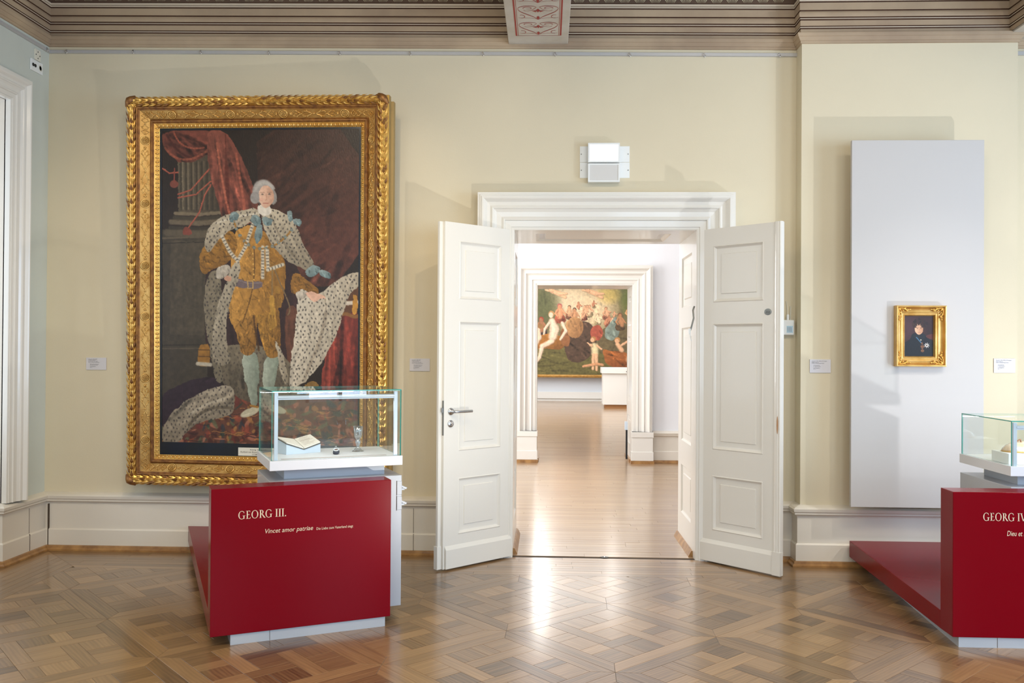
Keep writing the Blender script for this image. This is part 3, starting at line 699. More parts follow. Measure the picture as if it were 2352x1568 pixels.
# ================================================================== DOOR LEAVES
def leaf(name, label, hinge, ux, W, mirror, extra):
    H = Vector(hinge); u = Vector((ux, -.703, 0)).normalized(); n = Vector((.703, -.711, 0)) if not mirror else Vector((-.703, -.711, 0)); TH = .045; Z0 = .012; HT = 2.50
    root = thing(name, label, 'door', (H.x, H.y, 0), kind='structure')
    f = lambda a, b, c: H+u*a-n*c+Vector((0, 0, Z0+b))                    # front, c into the leaf
    g = lambda a, b, c: H+u*a-n*(TH-c)+Vector((0, 0, Z0+b))
    a0, a1 = .115, W-.135
    mb = MB(); panelled(mb, f, W, HT, a0, a1, PANZ); panelled(mb, g, W, HT, a0, a1, PANZ)
    for (x0, y0, x1, y1) in ((0, 0, W, 0), (W, 0, W, HT), (W, HT, 0, HT), (0, HT, 0, 0)): mb.quad(f(x0, y0, 0), f(x1, y1, 0), f(x1, y1, TH), f(x0, y0, TH))
    mb.build('door_frame', 'white', root)
    for b0, b1 in PANZ:
        mb = MB(); panel_rings(mb, f, a0, a1, b0, b1); panel_rings(mb, g, a0, a1, b0, b1); mb.build('panel', 'white', root)
    mb = MB(); e1 = W-.05 if mirror else W-.015
    for ff in (f,):
        mb.hexa([ff(.01, 0, -.016), ff(e1, 0, -.016), ff(e1, 0, 0), ff(.01, 0, 0)], [ff(.01, .135, -.016), ff(e1, .135, -.016), ff(e1, .165, 0), ff(.01, .165, 0)])
    mb.build('kick_board', 'white', root, bevel=.003)
    for zh in (.52, 2.03):
        mb = MB(); c = H+n*.004-u*.003; mb.tube([(c.x, c.y, zh-.09), (c.x, c.y, zh+.09)], .0075, 10)
        for dz in (-.09, 0, .09): mb.ell((c.x, c.y, zh+dz), (.009, 0, 0), (0, .009, 0), (0, 0, .006), 8, 4)
        mb.build('hinge', 'dsteel', root)
    extra(root, f, W, TH, n, u, H); return root
def exL(root, f, W, TH, n, u, H):
    mb = MB(); mb.hexa([f(W, 0, .022), f(W+.032, 0, .022), f(W+.032, 0, TH), f(W, 0, TH)], [f(W, 2.5, .022), f(W+.032, 2.5, .022), f(W+.032, 2.5, TH), f(W, 2.5, TH)])
    mb.hexa([f(W, 0, .016), f(W+.040, 0, .016), f(W+.040, 0, TH+.012), f(W, 0, TH+.012)], [f(W, .165, .016), f(W+.040, .165, .016), f(W+.040, .165, TH+.012), f(W, .165, TH+.012)])
    mb.build('rebate_lip', 'white', root, bevel=.002)
    mb = MB(); mb.hexa([f(W+.0015, .96, .001), f(W+.0015, .96, .019), f(W, .96, .019), f(W, .96, .001)], [f(W+.0015, 1.21, .001), f(W+.0015, 1.21, .019), f(W, 1.21, .019), f(W, 1.21, .001)]); lk = mb.build('lock_plate', 'dsteel', root)
    mb = MB(); mb.hexa([f(W+.002, 1.125, .004), f(W+.018, 1.125, .004), f(W+.012, 1.125, .017), f(W+.002, 1.125, .017)], [f(W+.002, 1.158, .004), f(W+.018, 1.158, .004), f(W+.012, 1.158, .017), f(W+.002, 1.158, .017)]); mb.build('latch', 'steel', lk)
    ac, zc = W-.062, 1.142-.012
    T = lambda p: f(ac+p.x, zc+p.y, -p.z)
    mb = MB(); mb.lathe([(0, 0), (.026, 0), (.027, .004), (.024, .009), (.012, .010), (.011, .04), (0, .04)], 24, 0, T); mb.build('handle_rosette', 'steel', root)
    mb = MB(); mb.tube([T(Vector(p)) for p in ((0, 0, .028), (0, 0, .046), (-.006, 0, .054), (-.02, 0, .056), (-.06, 0, .056), (-.075, 0, .056), (-.155, 0, .056))], [.009, .009, .0095, .0095, .0095, .0105, .0105], 12); mb.build('door_handle', 'steel', root)
    T2 = lambda p: f(ac+.002+p.x, zc-.088+p.y, -p.z)
    mb = MB(); mb.lathe([(0, 0), (.026, 0), (.027, .004), (.024, .009), (0, .0095)], 24, 0, T2); r2 = mb.build('key_rosette', 'steel', root)
    mb = MB(); mb.lathe([(0, .0100), (.009, .0100), (.009, .0125), (0, .0128)], 14, 0, lambda p: T2(Vector((p.x, p.y+.004, p.z)))); mb.add([T2(Vector(q)) for q in ((-.004, -.018, .0102), (.004, -.018, .0102), (.004, .0, .0102), (-.004, .0, .0102))], [(0, 1, 2, 3)], 1); mb.build('lock_cylinder', ['silver', 'dsteel'], r2)
def exR(root, f, W, TH, n, u, H):
    mb = MB(); pr = [(W-.044, 0), (W-.042, -.010), (W-.036, -.014), (W-.028, -.018), (W-.012, -.019), (W-.006, -.015), (W+.004, -.018), (W+.010, -.014), (W+.012, 0), (W+.012, .018), (W, .018)]
    for k in range(len(pr)-1): mb.quad(f(pr[k][0], .165, pr[k][1]), f(pr[k+1][0], .165, pr[k+1][1]), f(pr[k+1][0], 2.5, pr[k+1][1]), f(pr[k][0], 2.5, pr[k][1]))
    mb.add([f(a, 2.5, c) for a, c in pr], [tuple(range(len(pr)))])
    mb.hexa([f(W-.05, 0, -.022), f(W+.014, 0, -.022), f(W+.014, 0, .02), f(W-.05, 0, .02)], [f(W-.05, .165, -.022), f(W+.014, .165, -.022), f(W+.014, .165, .02), f(W-.05, .165, .02)])
    mb.build('cover_strip', 'white', root)
    ac, zc = W-.10, 1.862
    T = lambda p: f(ac+p.x*1.25, zc+p.y, -p.z)
    mb = MB(); mb.lathe([(0, .003), (.0225, .003), (.0235, .0015), (.0235, 0)], 28, 0, T); np_ = mb.build('number_plate', 'numplate', root)
    mb = MB(); add_text(mb, '232', lambda a, b: f(ac-.0175+a, zc-.0075+b, -.0036), width=.035, height=.021)
    mb.build('plate_number', 'ink', np_)
    mb = MB(); mb.ell(f(W-.012, 1.06, -.019), u*.006, n*.002, (0, 0, .065), 8, 6); mb.build('bare_wood_patch', 'bare', root)
leaf('door_1', 'left white panelled door leaf with steel lever handle, swung open into the room', (-.262, .092, 0), -.711, .66, False, exL)
leaf('door_2', 'right white panelled door leaf with oval number plate 232, swung open into the room', (1.172, .092, 0), .711, .675, True, exR)

# ================================================================== PAINTED CANVASES (flat paint as vertex colour)
class Paint:
    """w x h samples; drawing coordinates x0..x1, y0..y1 (y down)"""
    def __init__(s, w, h, x0, x1, y0, y1, base, jit=.004):
        s.w, s.h = w, h; s.x0, s.x1, s.y0, s.y1 = x0, x1, y0, y1; s.X, s.Y = np.meshgrid(np.linspace(x0, x1, w), np.linspace(y0, y1, h)); s.sx = (x1-x0)
        s.c = np.zeros((h, w, 3)); s.c[:] = base
        s.jx = s.noise(34)*jit*s.sx; s.jy = s.noise(34)*jit*s.sx
    def noise(s, k, seed=None, ax=1, ay=1):
        r = RNG if seed is None else np.random.RandomState(seed)
        gw, gh = max(3, int(k*ax)), max(3, int(k*ay*s.h/s.w)); g = r.rand(gh+1, gw+1)*2-1
        xx = np.linspace(0, gw-1e-3, s.w); yy = np.linspace(0, gh-1e-3, s.h); xi, yi = xx.astype(int), yy.astype(int); fx, fy = xx-xi, yy-yi
        fx = fx*fx*(3-2*fx); fy = fy*fy*(3-2*fy); A = g[yi][:, xi]*(1-fx)+g[yi][:, xi+1]*fx; B = g[yi+1][:, xi]*(1-fx)+g[yi+1][:, xi+1]*fx
        return A*(1-fy)[:, None]+B*fy[:, None]
    def win(s, xa, xb, ya, yb):
        fx = (s.w-1)/(s.x1-s.x0); fy = (s.h-1)/(s.y1-s.y0)
        i0 = int(np.clip((xa-s.x0)*fx-2, 0, s.w)); i1 = int(np.clip((xb-s.x0)*fx+3, 0, s.w)); j0 = int(np.clip((ya-s.y0)*fy-2, 0, s.h)); j1 = int(np.clip((yb-s.y0)*fy+3, 0, s.h))
        return slice(j0, max(j0, j1)), slice(i0, max(i0, i1))
    def chaikin(s, pts, n=2):
        for _ in range(n):
            o = []
            for a, b in zip(pts, pts[1:]+pts[:1]): o += [(a[0]*.78+b[0]*.22, a[1]*.78+b[1]*.22), (a[0]*.22+b[0]*.78, a[1]*.22+b[1]*.78)]
            pts = o
        return pts
    def mask(s, pts, jit=1, sm=2):
        pts = s.chaikin(list(pts), sm) if sm else pts; m = np.zeros(s.X.shape, bool); n = len(pts); J = abs(s.jx).max()*jit+1
        W = s.win(min(p[0] for p in pts)-J, max(p[0] for p in pts)+J, min(p[1] for p in pts)-J, max(p[1] for p in pts)+J)
        X, Y = (s.X+s.jx*jit)[W], (s.Y+s.jy*jit)[W]; mm = m[W]
        for i in range(n):
            xa, ya = pts[i]; xb, yb = pts[(i+1) % n]
            if ya == yb: continue
            mm ^= ((ya > Y) != (yb > Y)) & (X < (xb-xa)*(Y-ya)/(yb-ya)+xa)
        return m.astype(float)
    def dot(s, cx, cy, rx, ry, col, a=1., rot=0, soft=.15, m=None):
        R_ = max(rx, ry)*1.5; W = s.win(cx-R_, cx+R_, cy-R_, cy+R_); X, Y = s.X[W]-cx, s.Y[W]-cy; ca, sa = math.cos(rot), math.sin(rot)
        d = ((X*ca+Y*sa)/rx)**2+((-X*sa+Y*ca)/ry)**2; k = np.clip((1+soft-d)/(2*soft), 0, 1)*a
        if m is not None: k = k*m[W]
        s.c[W] = s.c[W]*(1-k[..., None])+np.array(col, float)*k[..., None]
    def poly(s, pts, col, shade=None, a=1., jit=1, tex=.08, k=60, sm=2):
        m = s.mask(pts, jit, sm); cl = np.zeros(s.c.shape); cl[:] = col
        if shade is not None:
            c2, dx, dy = shade; xs_ = [p[0] for p in pts]; ys_ = [p[1] for p in pts]
            t = ((s.X-min(xs_))/max(1, max(xs_)-min(xs_))*dx+(s.Y-min(ys_))/max(1, max(ys_)-min(ys_))*dy); t = np.clip(t if dx+dy > 0 else 1+t, 0, 1)[..., None]
            cl = cl*(1-t)+np.array(c2, float)*t
        cl = cl*(1+tex*s.noise(k)[..., None]); m3 = (m*a)[..., None]; s.c = s.c*(1-m3)+cl*m3; return m
    def line(s, pts, wd, col, a=1., m=None):
        wds = wd if isinstance(wd, (list, tuple)) else [wd]*len(pts)
        for (xa, ya), (xb, yb), wa, wb in zip(pts[:-1], pts[1:], wds[:-1], wds[1:]):
            w_ = max(wa, wb); W = s.win(min(xa, xb)-w_, max(xa, xb)+w_, min(ya, yb)-w_, max(ya, yb)+w_); X, Y = s.X[W], s.Y[W]
            L2 = (xb-xa)**2+(yb-ya)**2+1e-9; t = np.clip(((X-xa)*(xb-xa)+(Y-ya)*(yb-ya))/L2, 0, 1); ww = wa+(wb-wa)*t
            k = np.clip((ww/2-np.hypot(X-xa-t*(xb-xa), Y-ya-t*(yb-ya)))/(ww*.3+.05)+.5, 0, 1)*a
            if m is not None: k = k*m[W]
            s.c[W] = s.c[W]*(1-k[..., None])+(np.array(col, float) if not callable(col) else col(s.c[W]))*k[..., None]
    def strokes(s, m, n, ang, L, wd, amp, spread=.25, curve=.3, seed=1, a=.7):
        """brush marks inside a mask, lighter and darker than what is there"""
        r = np.random.RandomState(seed); jj, ii = np.nonzero(m > .5)
        if len(jj) == 0: return
        for _ in range(n):
            q = r.randint(len(jj)); x, y = s.X[jj[q], ii[q]], s.Y[jj[q], ii[q]]; an = (ang(x, y) if callable(ang) else ang)+r.randn()*spread; l = L*(.5+r.rand()); cv = r.randn()*curve
            pts = []; 
            for t in range(5): pts.append((x, y)); x += math.cos(an)*l/4; y += math.sin(an)*l/4; an += cv/4
            g = 1+amp*(r.rand()*1.7-1)*.62; s.line(pts, [wd*.3, wd, wd, wd*.8, wd*.2], lambda c, g=g: c*g, a, m)
    def fleck(s, m, g, col, a=.8, seed=3):
        r = np.random.RandomState(seed); y = s.y0
        row = 0
        while y < s.y1:
            x = s.x0+(g/2 if row % 2 else 0)
            while x < s.x1:
                px, py = x+r.randn()*g*.14, y+r.randn()*g*.14; i = int((px-s.x0)/(s.x1-s.x0)*(s.w-1)); j = int((py-s.y0)/(s.y1-s.y0)*(s.h-1))
                if 0 <= i < s.w and 0 <= j < s.h and m[j, i] > .5: s.dot(px, py, g*.15, g*.26, col, a*(.7+.3*r.rand()), r.randn()*.4, .4, m)
                x += g
            y += g*.86; row += 1
    def finish(s, wp=.8, bl=1, st=.05):
        n1, n2 = s.noise(80), s.noise(80); jj, ii = np.meshgrid(np.arange(s.w), np.arange(s.h))
        yi = np.clip(np.rint(ii+n1*wp), 0, s.h-1).astype(int); xi = np.clip(np.rint(jj+n2*wp), 0, s.w-1).astype(int); s.c = s.c[yi, xi]
        for _ in range(bl):
            p = np.pad(s.c, ((1, 1), (1, 1), (0, 0)), 'edge'); s.c = (p[:-2, 1:-1]+p[2:, 1:-1]+p[1:-1, :-2]+p[1:-1, 2:]+2*p[1:-1, 1:-1])/6
        s.c = s.c*(1+st*s.noise(70)[..., None]+st*.8*s.noise(150)[..., None])
    def mesh(s, name, f, mat, parent):
        s.c = np.clip(s.c, 0, 255); c = s.c/255; c = np.where(c <= .04045, c/12.92, ((c+.055)/1.055)**2.4)
        w_, h_ = s.w, s.h; V = [f(i/(w_-1), j/(h_-1)) for j in range(h_) for i in range(w_)]
        jj, ii = np.meshgrid(np.arange(h_-1), np.arange(w_-1), indexing='ij'); a = (jj*w_+ii).ravel(); F = np.stack([a, a+w_, a+w_+1, a+1], 1)
        me = bpy.data.meshes.new(name); me.vertices.add(len(V)); me.vertices.foreach_set('co', np.array([tuple(v) for v in V], 'f').ravel())
        me.loops.add(F.size); me.loops.foreach_set('vertex_index', F.ravel().astype('i')); me.polygons.add(len(F)); me.polygons.foreach_set('loop_start', np.arange(0, F.size, 4, dtype='i')); me.materials.append(M[mat]); me.update(calc_edges=True); me.validate()
        at = me.color_attributes.new('paint', 'FLOAT_COLOR', 'POINT'); at.data.foreach_set('color', np.concatenate([c.reshape(-1, 3), np.ones((w_*h_, 1))], 1).ravel().astype('f'))
        o = bpy.data.objects.new(name, me); COL.objects.link(o); o.parent = parent; o.matrix_parent_inverse = Matrix.Translation(-parent.location); return o

# ================================================================== LARGE GILT-FRAMED PAINTING
BLc, TLc, BRc = atY(291, 1112, -.04), atY(290, 222, -.14), atY(886, 1118, -.13)
ey = (TLc-BLc); FH = ey.length; ey.normalize(); ex = (BRc-BLc); ex -= ey*ex.dot(ey); FW_ = ex.length; ex.normalize(); en = ex.cross(ey).normalized()
if en.y > 0: en = -en
O0 = BLc-en*.09
root = thing('framed_painting', 'huge portrait of a robed man in a carved gilt frame left of the double door', 'painting', tuple(O0))
def fp(s, t, d): return O0+ex*s+ey*t+en*d
def rail4(prof, s0, s1, t0, t1):
    """four mitred rails; yields (name, mesh rows)"""
    c = [(s0, t0, 1, 1), (s1, t0, -1, 1), (s1, t1, -1, -1), (s0, t1, 1, -1)]
    rows = [[(cs+ms*t, ct+mt*t, d) for t, d in prof] for cs, ct, ms, mt in c]
    return rows
FPR = [(0, -.0), (0, .06), (.006, .075), (.012, .082), (.022, .104), (.040, .113), (.058, .104), (.068, .085), (.072, .082), (.075, .094), (.082, .099), (.090, .096), (.094, .086), (.098, .084),
       (.102, .080), (.160, .036), (.163, .034), (.166, .044), (.174, .051), (.183, .049), (.188, .038), (.192, .036), (.196, .032), (.222, .012), (.226, .010), (.226, 0)]
fmat = [5]+[0]*7+[2]*5+[2]+[3]+[2]*6+[0]*4+[0]; fmat = (fmat+[0]*30)[:len(FPR)-1]
rows = rail4(FPR, 0, FW_, 0, FH)
MATF = ['gold', 'gold', 'gold_d', 'gold_m', 'gold_s', 'gold_side']
rails = []
for i, nm in enumerate(('bottom', 'right', 'top', 'left')):
    mb = MB(); a, b = rows[i], rows[(i+1) % 4]
    for k in range(len(FPR)-1): mb.quad(fp(*a[k]), fp(*b[k]), fp(*b[k+1]), fp(*a[k+1]), fmat[k])
    rails.append(mb.build('frame_rail', MATF, root))
# backing box
mb = MB(); T = lambda p: fp(p.x, p.y, p.z)
mb.box(.02, FW_+.022, .02, FH-.035, -.05, .0, 0, T); mb.build('backing_box', 'gold_side', root)
# laurel, berries, egg band per rail
for i in range(4):
    horiz = i in (0, 2); L = FW_ if horiz else FH
    def P_(q, tt, dd, i=i):
        return {0: (q, tt, dd), 1: (FW_-tt, q, dd), 2: (q, FH-tt, dd), 3: (tt, q, dd)}[i]
    mb = MB(); n = int((L-.12)/.05); off = 0
    for k in range(n):
        q = .06+(k+.5)*(L-.12)/n
        dr = (-1 if q < L/2 else 1) if horiz else 1
        for a_ in (-68, -24, 20, 64):
            g = math.radians(a_); ax_ = Vector(P_(dr, 0, 0))-Vector(P_(0, 0, 0))
            o_ = .5 if a_ in (-24, 64) else 0
            cq = q+dr*o_*(L-.12)/n
            if not .05 < cq < L-.05: continue
            nt = Vector(P_(0, math.sin(g), math.cos(g)))-Vector(P_(0, 0, 0)); c = Vector(P_(cq, .040+.030*math.sin(g), .083+.031*math.cos(g)))
            sd = ax_.cross(nt)
            ct = c; A = ax_*.033+nt*(.009+.004*random.random()); Bv = sd*.0125; Cv = (nt-ax_*.2)*.0055
            w3 = lambda v: ex*v.x+ey*v.y+en*v.z
            pts = [fp(*(ct-A)), fp(*(ct-A*.2+Bv)), fp(*(ct+A)), fp(*(ct-A*.2-Bv)), fp(*(ct+Cv*1.6))]
            mb.add(pts, [(0, 1, 4), (1, 2, 4), (2, 3, 4), (3, 0, 4)], 0 if random.random() < .75 else 1)
        if k % 2:
            for sgn in (-.6, .6):
                c = fp(*P_(q, .040+.026*sgn, .083+.030*math.cos(sgn))); mb.ell(c, ex*.006, ey*.006, en*.006, 6, 4, 1)
    o = mb.build('laurel_carving', ['gold', 'gold_d'], rails[i]); o['kind'] = 'stuff'
    mb = MB(); n = int((L-.42)/.0318)
    for k in range(n):
        q = .21+(k+.5)*(L-.42)/n; c = Vector(P_(q, .2095, .0225))
        al = Vector(P_(1, 0, 0))-Vector(P_(0, 0, 0)); ac = Vector(P_(0, 1, -.75))-Vector(P_(0, 0, 0)); ac.normalize()
        w3 = lambda v: ex*v.x+ey*v.y+en*v.z
        mb.ell(fp(*c), w3(al)*.0085, w3(ac)*.0155, w3(al.cross(ac).normalized())*.009, 8, 4)
        c2 = Vector(P_(q+(L-.42)/n/2, .2095, .021)); mb.ell(fp(*c2), w3(al)*.0022, w3(ac)*.016, w3(al.cross(ac).normalized())*.008, 4, 4)
    o = mb.build('egg_carving', 'gold_s', rails[i]); o['kind'] = 'stuff'
    # rosettes + scroll ornament
    fr = (.17, .398, .6, .834) if horiz else tuple(1-v for v in (.11, .272, .4325, .564, .7235, .885))
    al = Vector(P_(1, 0, 0))-Vector(P_(0, 0, 0)); ac = (Vector(P_(0, .058, -.044))-Vector(P_(0, 0, 0))).normalized(); nn = al.cross(ac)
    if nn.z < 0: nn = -nn
    w3 = lambda v: ex*v.x+ey*v.y+en*v.z
    def basis(q, dd=.0):
        o_ = fp(*P_(q, .131, .058+dd)); X, Y, Z = w3(al), w3(nn.cross(al)), w3(nn)
        return Matrix(((X.x, Y.x, Z.x, o_.x), (X.y, Y.y, Z.y, o_.y), (X.z, Y.z, Z.z, o_.z), (0, 0, 0, 1)))
    if i == 0:
        mr = MB(); mr.tube([(.031*math.cos(a), .031*math.sin(a), .004) for a in np.linspace(0, 2*PI, 29)[:-1]], .0042, 6, 0, closed=True)
        mr.lathe([(.028, .0), (.02, .001), (0, .002)], 20, 1)
        for k in range(14):
            a = 2*PI*k/14; d = Vector((math.cos(a), math.sin(a), 0)); mr.ell(d*.0195+Vector((0, 0, .005)), d*.0075, Vector((-d.y, d.x, 0))*.0036, Vector((0, 0, .0065)), 6, 4)
        for k in range(8):
            a = 2*PI*(k+.5)/8; d = Vector((math.cos(a), math.sin(a), 0)); mr.ell(d*.0095+Vector((0, 0, .007)), d*.0055, Vector((-d.y, d.x, 0))*.003, Vector((0, 0, .004)), 6, 4)
        mr.ell((0, 0, .008), (.0035, 0, 0), (0, .0035, 0), (0, 0, .004), 6, 4, 1)
        ros0 = mr
        ms = MB()
        for sx in (-1, 1):
            for sy in (-1, 1):
                cv = bez((sx*.01, 0), (sx*.035, sy*.004), (sx*.05, sy*.028), (sx*.075, sy*.018), 8)+bez((sx*.075, sy*.018), (sx*.085, sy*.008), (sx*.066, sy*.004), (sx*.068, sy*.013), 6)[1:]
                ms.tube([(p[0], p[1], .003) for p in cv], [.0030-.0001*j for j in range(len(cv))], 5, 0)
                cv = bez((sx*.085, 0), (sx*.10, sy*.003), (sx*.11, sy*.028), (sx*.135, sy*.02), 8)+bez((sx*.135, sy*.02), (sx*.145, sy*.01), (sx*.125, sy*.006), (sx*.128, sy*.014), 6)[1:]
                ms.tube([(p[0], p[1], .003) for p in cv], .0024, 5, 0)
                for (lx, ly, la, ll) in ((.028, .010, .5, .016), (.044, .022, 1.0, .011), (.098, .010, .55, .014), (.112, .022, 1.0, .010), (.060, .020, .1, .010), (.15, .006, .3, .012)):
                    d = Vector((sx*math.cos(la), sy*math.sin(la), 0)); ms.ell((sx*lx, sy*ly, .004), d*ll, Vector((-d.y, d.x, 0))*.0036, Vector((0, 0, .004)), 6, 4)
            ms.ell((sx*.083, 0, .004), (.010, 0, 0), (0, .0045, 0), (0, 0, .006), 6, 4); ms.ell((sx*.118, 0, .004), (.012, 0, 0), (0, .003, 0), (0, 0, .005), 6, 4); ms.ell((sx*.155, 0, .004), (.008, 0, 0), (0, .006, 0), (0, 0, .006), 6, 4)
        ms.ell((0, 0, .005), (.006, 0, 0), (0, .009, 0), (0, 0, .006), 6, 4)
        scr0 = ms; rosO = scrO = None
    def place(nm, src, proto, Mx, mats):
        if proto is None: o = src.build(nm, mats)
        else: o = proto.copy(); COL.objects.link(o)
        o.parent = rails[i]; o.matrix_parent_inverse = Matrix.Identity(4); o.matrix_basis = Mx; return o
    for v in fr:
        o = place('rosette', ros0, rosO, basis(v*L), ['gold_s', 'gold_m']); rosO = rosO or o
    qs = [.125/L*1.0]+sorted(fr)+[1-.125/L]
    for a, b in zip(qs[:-1], qs[1:]):
        ra, rb = a*L+(.04 if a != qs[0] else -.01), b*L-(.04 if b != qs[-1] else -.01)
        if rb-ra < .12: continue
        k = (rb-ra)/.335; o = place('scroll_carving', scr0, scrO, basis((ra+rb)/2, -.0005) @ Matrix.Diagonal((k, 1, 1, 1)), ['gold_s', 'gold_d']); scrO = scrO or o
# rails' parent inverse fix (rails carry children in world space)
for r_ in rails:
    for c in r_.children: c.matrix_parent_inverse = Matrix.Identity(4)
for (a, b, sa, sb) in ((0, 0, 1, 1), (FW_, 0, -1, 1), (FW_, FH, -1, -1), (0, FH, 1, -1)):
    mb = MB(); mb.tube([fp(a+sa*.002, b+sb*.075, .088), fp(a+sa*.022, b+sb*.05, .1), fp(a+sa*.036, b+sb*.036, .107), fp(a+sa*.05, b+sb*.022, .1), fp(a+sa*.075, b+sb*.002, .088)], [.012, .026, .032, .026, .012], 10); mb.build('corner_leaf', 'gold_d', root)
# black slip and canvas
s0, s1, t0, t1 = .224, FW_-.224, .224, FH-.224
cs0, cs1, ct0, ct1 = s0+.018, s1-.014, t0+.098, t1-.016
mb = MB()
for a, b, c, d in ((s0, cs0, t0, t1), (cs1, s1, t0, t1), (cs0, cs1, ct1, t1), (cs0, cs1, t0, ct0)): mb.box(a, b, c, d, .0, .012, 0, T)
mb.build('black_slip', 'blackframe', root)
mb = MB(); pcx = (cs0+cs1)/2; mb.box(pcx-.16, pcx+.16, t0+.006, t0+.068, .012, .017, 0, T); npl = mb.build('name_plate', 'grille', root)
mb = MB()
for ln, y, wd in (('König Georg III.', .048, .13), ('Kurfürst von Braunschweig und Lüneburg', .030, .28), ('1738 - 1820', .012, .10)): add_text(mb, ln, lambda a, b: fp(pcx-wd/2+a, t0+y+b, .0178), width=wd, height=.016)
mb.build('plate_lettering', 'ink', npl)

# ---- the picture itself: a generic robed figure in the same colours (a stand-in, no likeness)
P = Paint(400, 645, 373, 824, 290, 1017, (36, 27, 22)); DN = PI/2
P.c *= (1+.12*P.noise(14)[..., None])
m = P.poly([(590, 280), (830, 280), (830, 650), (560, 650), (596, 450)], (42, 28, 22), ((92, 52, 42), .3, .7), sm=1)
P.strokes(m, 90, lambda x, y: 2.15+.2*math.sin(x*.02), 110, 15, .5, .18, .5, 2, .5); P.strokes(m, 70, 2.3, 70, 5, .5, .2, .4, 3, .5)
m = P.poly([(373, 520), (480, 520), (480, 910), (373, 910)], (60, 53, 43), sm=0); m = P.poly([(392, 545), (472, 545), (472, 765), (392, 765)], (70, 62, 50), sm=0); P.strokes(m, 60, DN, 60, 6, .12, .1, .1, 4)
P.line([(373, 540), (480, 536)], 4, (88, 78, 62)); P.line([(373, 552), (480, 548)], 2, (40, 34, 28)); P.line([(373, 790), (470, 788)], 3, (44, 38, 31)); P.line([(373, 798), (470, 796)], 3, (80, 71, 57))
m = P.poly([(411, 350), (505, 345), (514, 480), (410, 482)], (84, 75, 60), ((58, 50, 40), 1, 0), sm=0)
for k in range(8):
    x = 416+k*12.2; P.line([(x, 362), (x+1, 474)], 3.6, (52, 45, 36), .8); P.line([(x+5, 362), (x+6, 472)], 2.6, (128-k*8, 116-k*8, 95-k*7), .7)
for y, h, c, x0, x1 in ((482, 8, (112, 100, 80), 404, 516), (492, 9, (62, 55, 44), 402, 518), (502, 12, (98, 87, 70), 394, 522), (515, 8, (56, 49, 40), 392, 524), (527, 16, (84, 75, 60), 384, 524)): P.line([(x0, y), ((x0+x1)/2, y+3), (x1, y-2)], h, c, .95)
dr = [(378, 290), (500, 288), (492, 325), (476, 350), (440, 366), (404, 360), (380, 338), (372, 312)]
m = P.poly(dr, (104, 58, 47), ((78, 42, 34), .3, .7)); P.strokes(m, 70, lambda x, y: .15-.006*(x-380)+.6, 60, 9, .45, .25, -.3, 5, .6)
P.line(bez((380, 330), (410, 372), (450, 362), (492, 326)), 5, (150, 84, 62), .5); P.line(bez((384, 300), (400, 330), (420, 350), (440, 352)), 5, (64, 30, 24), .7); P.line(bez((400, 292), (408, 320), (430, 338), (470, 330)), 4, (148, 80, 60), .6)
dp = [(478, 288), (520, 292), (548, 335), (578, 400), (598, 470), (600, 500), (560, 512), (516, 508), (500, 450), (484, 400), (478, 340)]
m = P.poly(dp, (122, 70, 57), ((94, 50, 40), .5, .4)); P.strokes(m, 110, lambda x, y: 1.35, 90, 9, .42, .12, .2, 6, .6)
P.line(bez((520, 300), (520, 380), (528, 430), (524, 500)), [3]*5+[9]*10, (78, 34, 26), .65); P.line(bez((500, 320), (510, 400), (520, 450), (534, 500)), 5, (176, 100, 76), .6); P.line(bez((545, 345), (552, 400), (562, 440), (566, 500)), 6, (168, 92, 70), .5)
for pts in ([(374, 378), (390, 389), (410, 387)], [(410, 438), (440, 428), (482, 380)], [(410, 446), (452, 438), (486, 408)], [(486, 416), (472, 440), (460, 480), (434, 516)]): P.line(pts, 3.4, (132, 66, 52)); P.line([(x, y-.8) for x, y in pts], 1.1, (178, 104, 82), .7)
P.poly([(426, 514), (438, 514), (444, 532), (418, 532)], (122, 62, 50)); P.dot(401, 414, 10, 9, (112, 62, 50)); P.line([(402, 378), (401, 410)], 3, (122, 62, 50))
# table with red cloth, right
m = P.poly([(774, 690), (830, 676), (830, 985), (744, 980), (736, 900), (752, 790)], (132, 58, 46), ((92, 36, 29), .8, .1)); P.strokes(m, 90, 1.62, 130, 9, .6, .07, .1, 8, .65)
P.poly([(700, 874), (736, 866), (738, 960), (716, 962), (712, 920)], (124, 94, 48)); P.poly([(778, 640), (826, 628), (826, 706), (772, 722)], (86, 56, 36)); P.line([(792, 688), (824, 686)], 9, (190, 180, 166)); P.poly([(812, 668), (822, 668), (824, 714), (808, 714)], (170, 124, 52)); P.line(bez((784, 716), (800, 704), (812, 726), (824, 716)), 7, (124, 86, 46))
# carpet
cm = P.poly([(365, 930), (500, 900), (832, 916), (832, 1024), (365, 1024)], (92, 58, 46), sm=0); cr_ = np.random.RandomState(5)
for k in range(330):
    x, y = 373+cr_.rand()*451, 915+cr_.rand()**.8*104
    P.dot(x, y, 3+cr_.rand()*12, 1.6+cr_.rand()*5, [(44, 62, 56), (138, 70, 52), (156, 112, 64), (64, 36, 34), (84, 94, 68), (44, 50, 60), (166, 108, 86), (96, 44, 40)][cr_.randint(8)], .75, cr_.rand()*3, .4, cm)
for k in range(60):
    x, y = 373+cr_.rand()*440, 930+cr_.rand()*84; P.line(bez((x, y), (x+10, y-8), (x+20, y+8), (x+28+cr_.rand()*14, y-2), 6), 1.4, [(34, 30, 34), (176, 124, 70)][cr_.randint(2)], .7, cm)
m = P.poly([(365, 905), (440, 870), (500, 860), (520, 905), (450, 930), (365, 1000)], (44, 31, 40)); P.strokes(m, 20, -.4, 60, 6, .3)
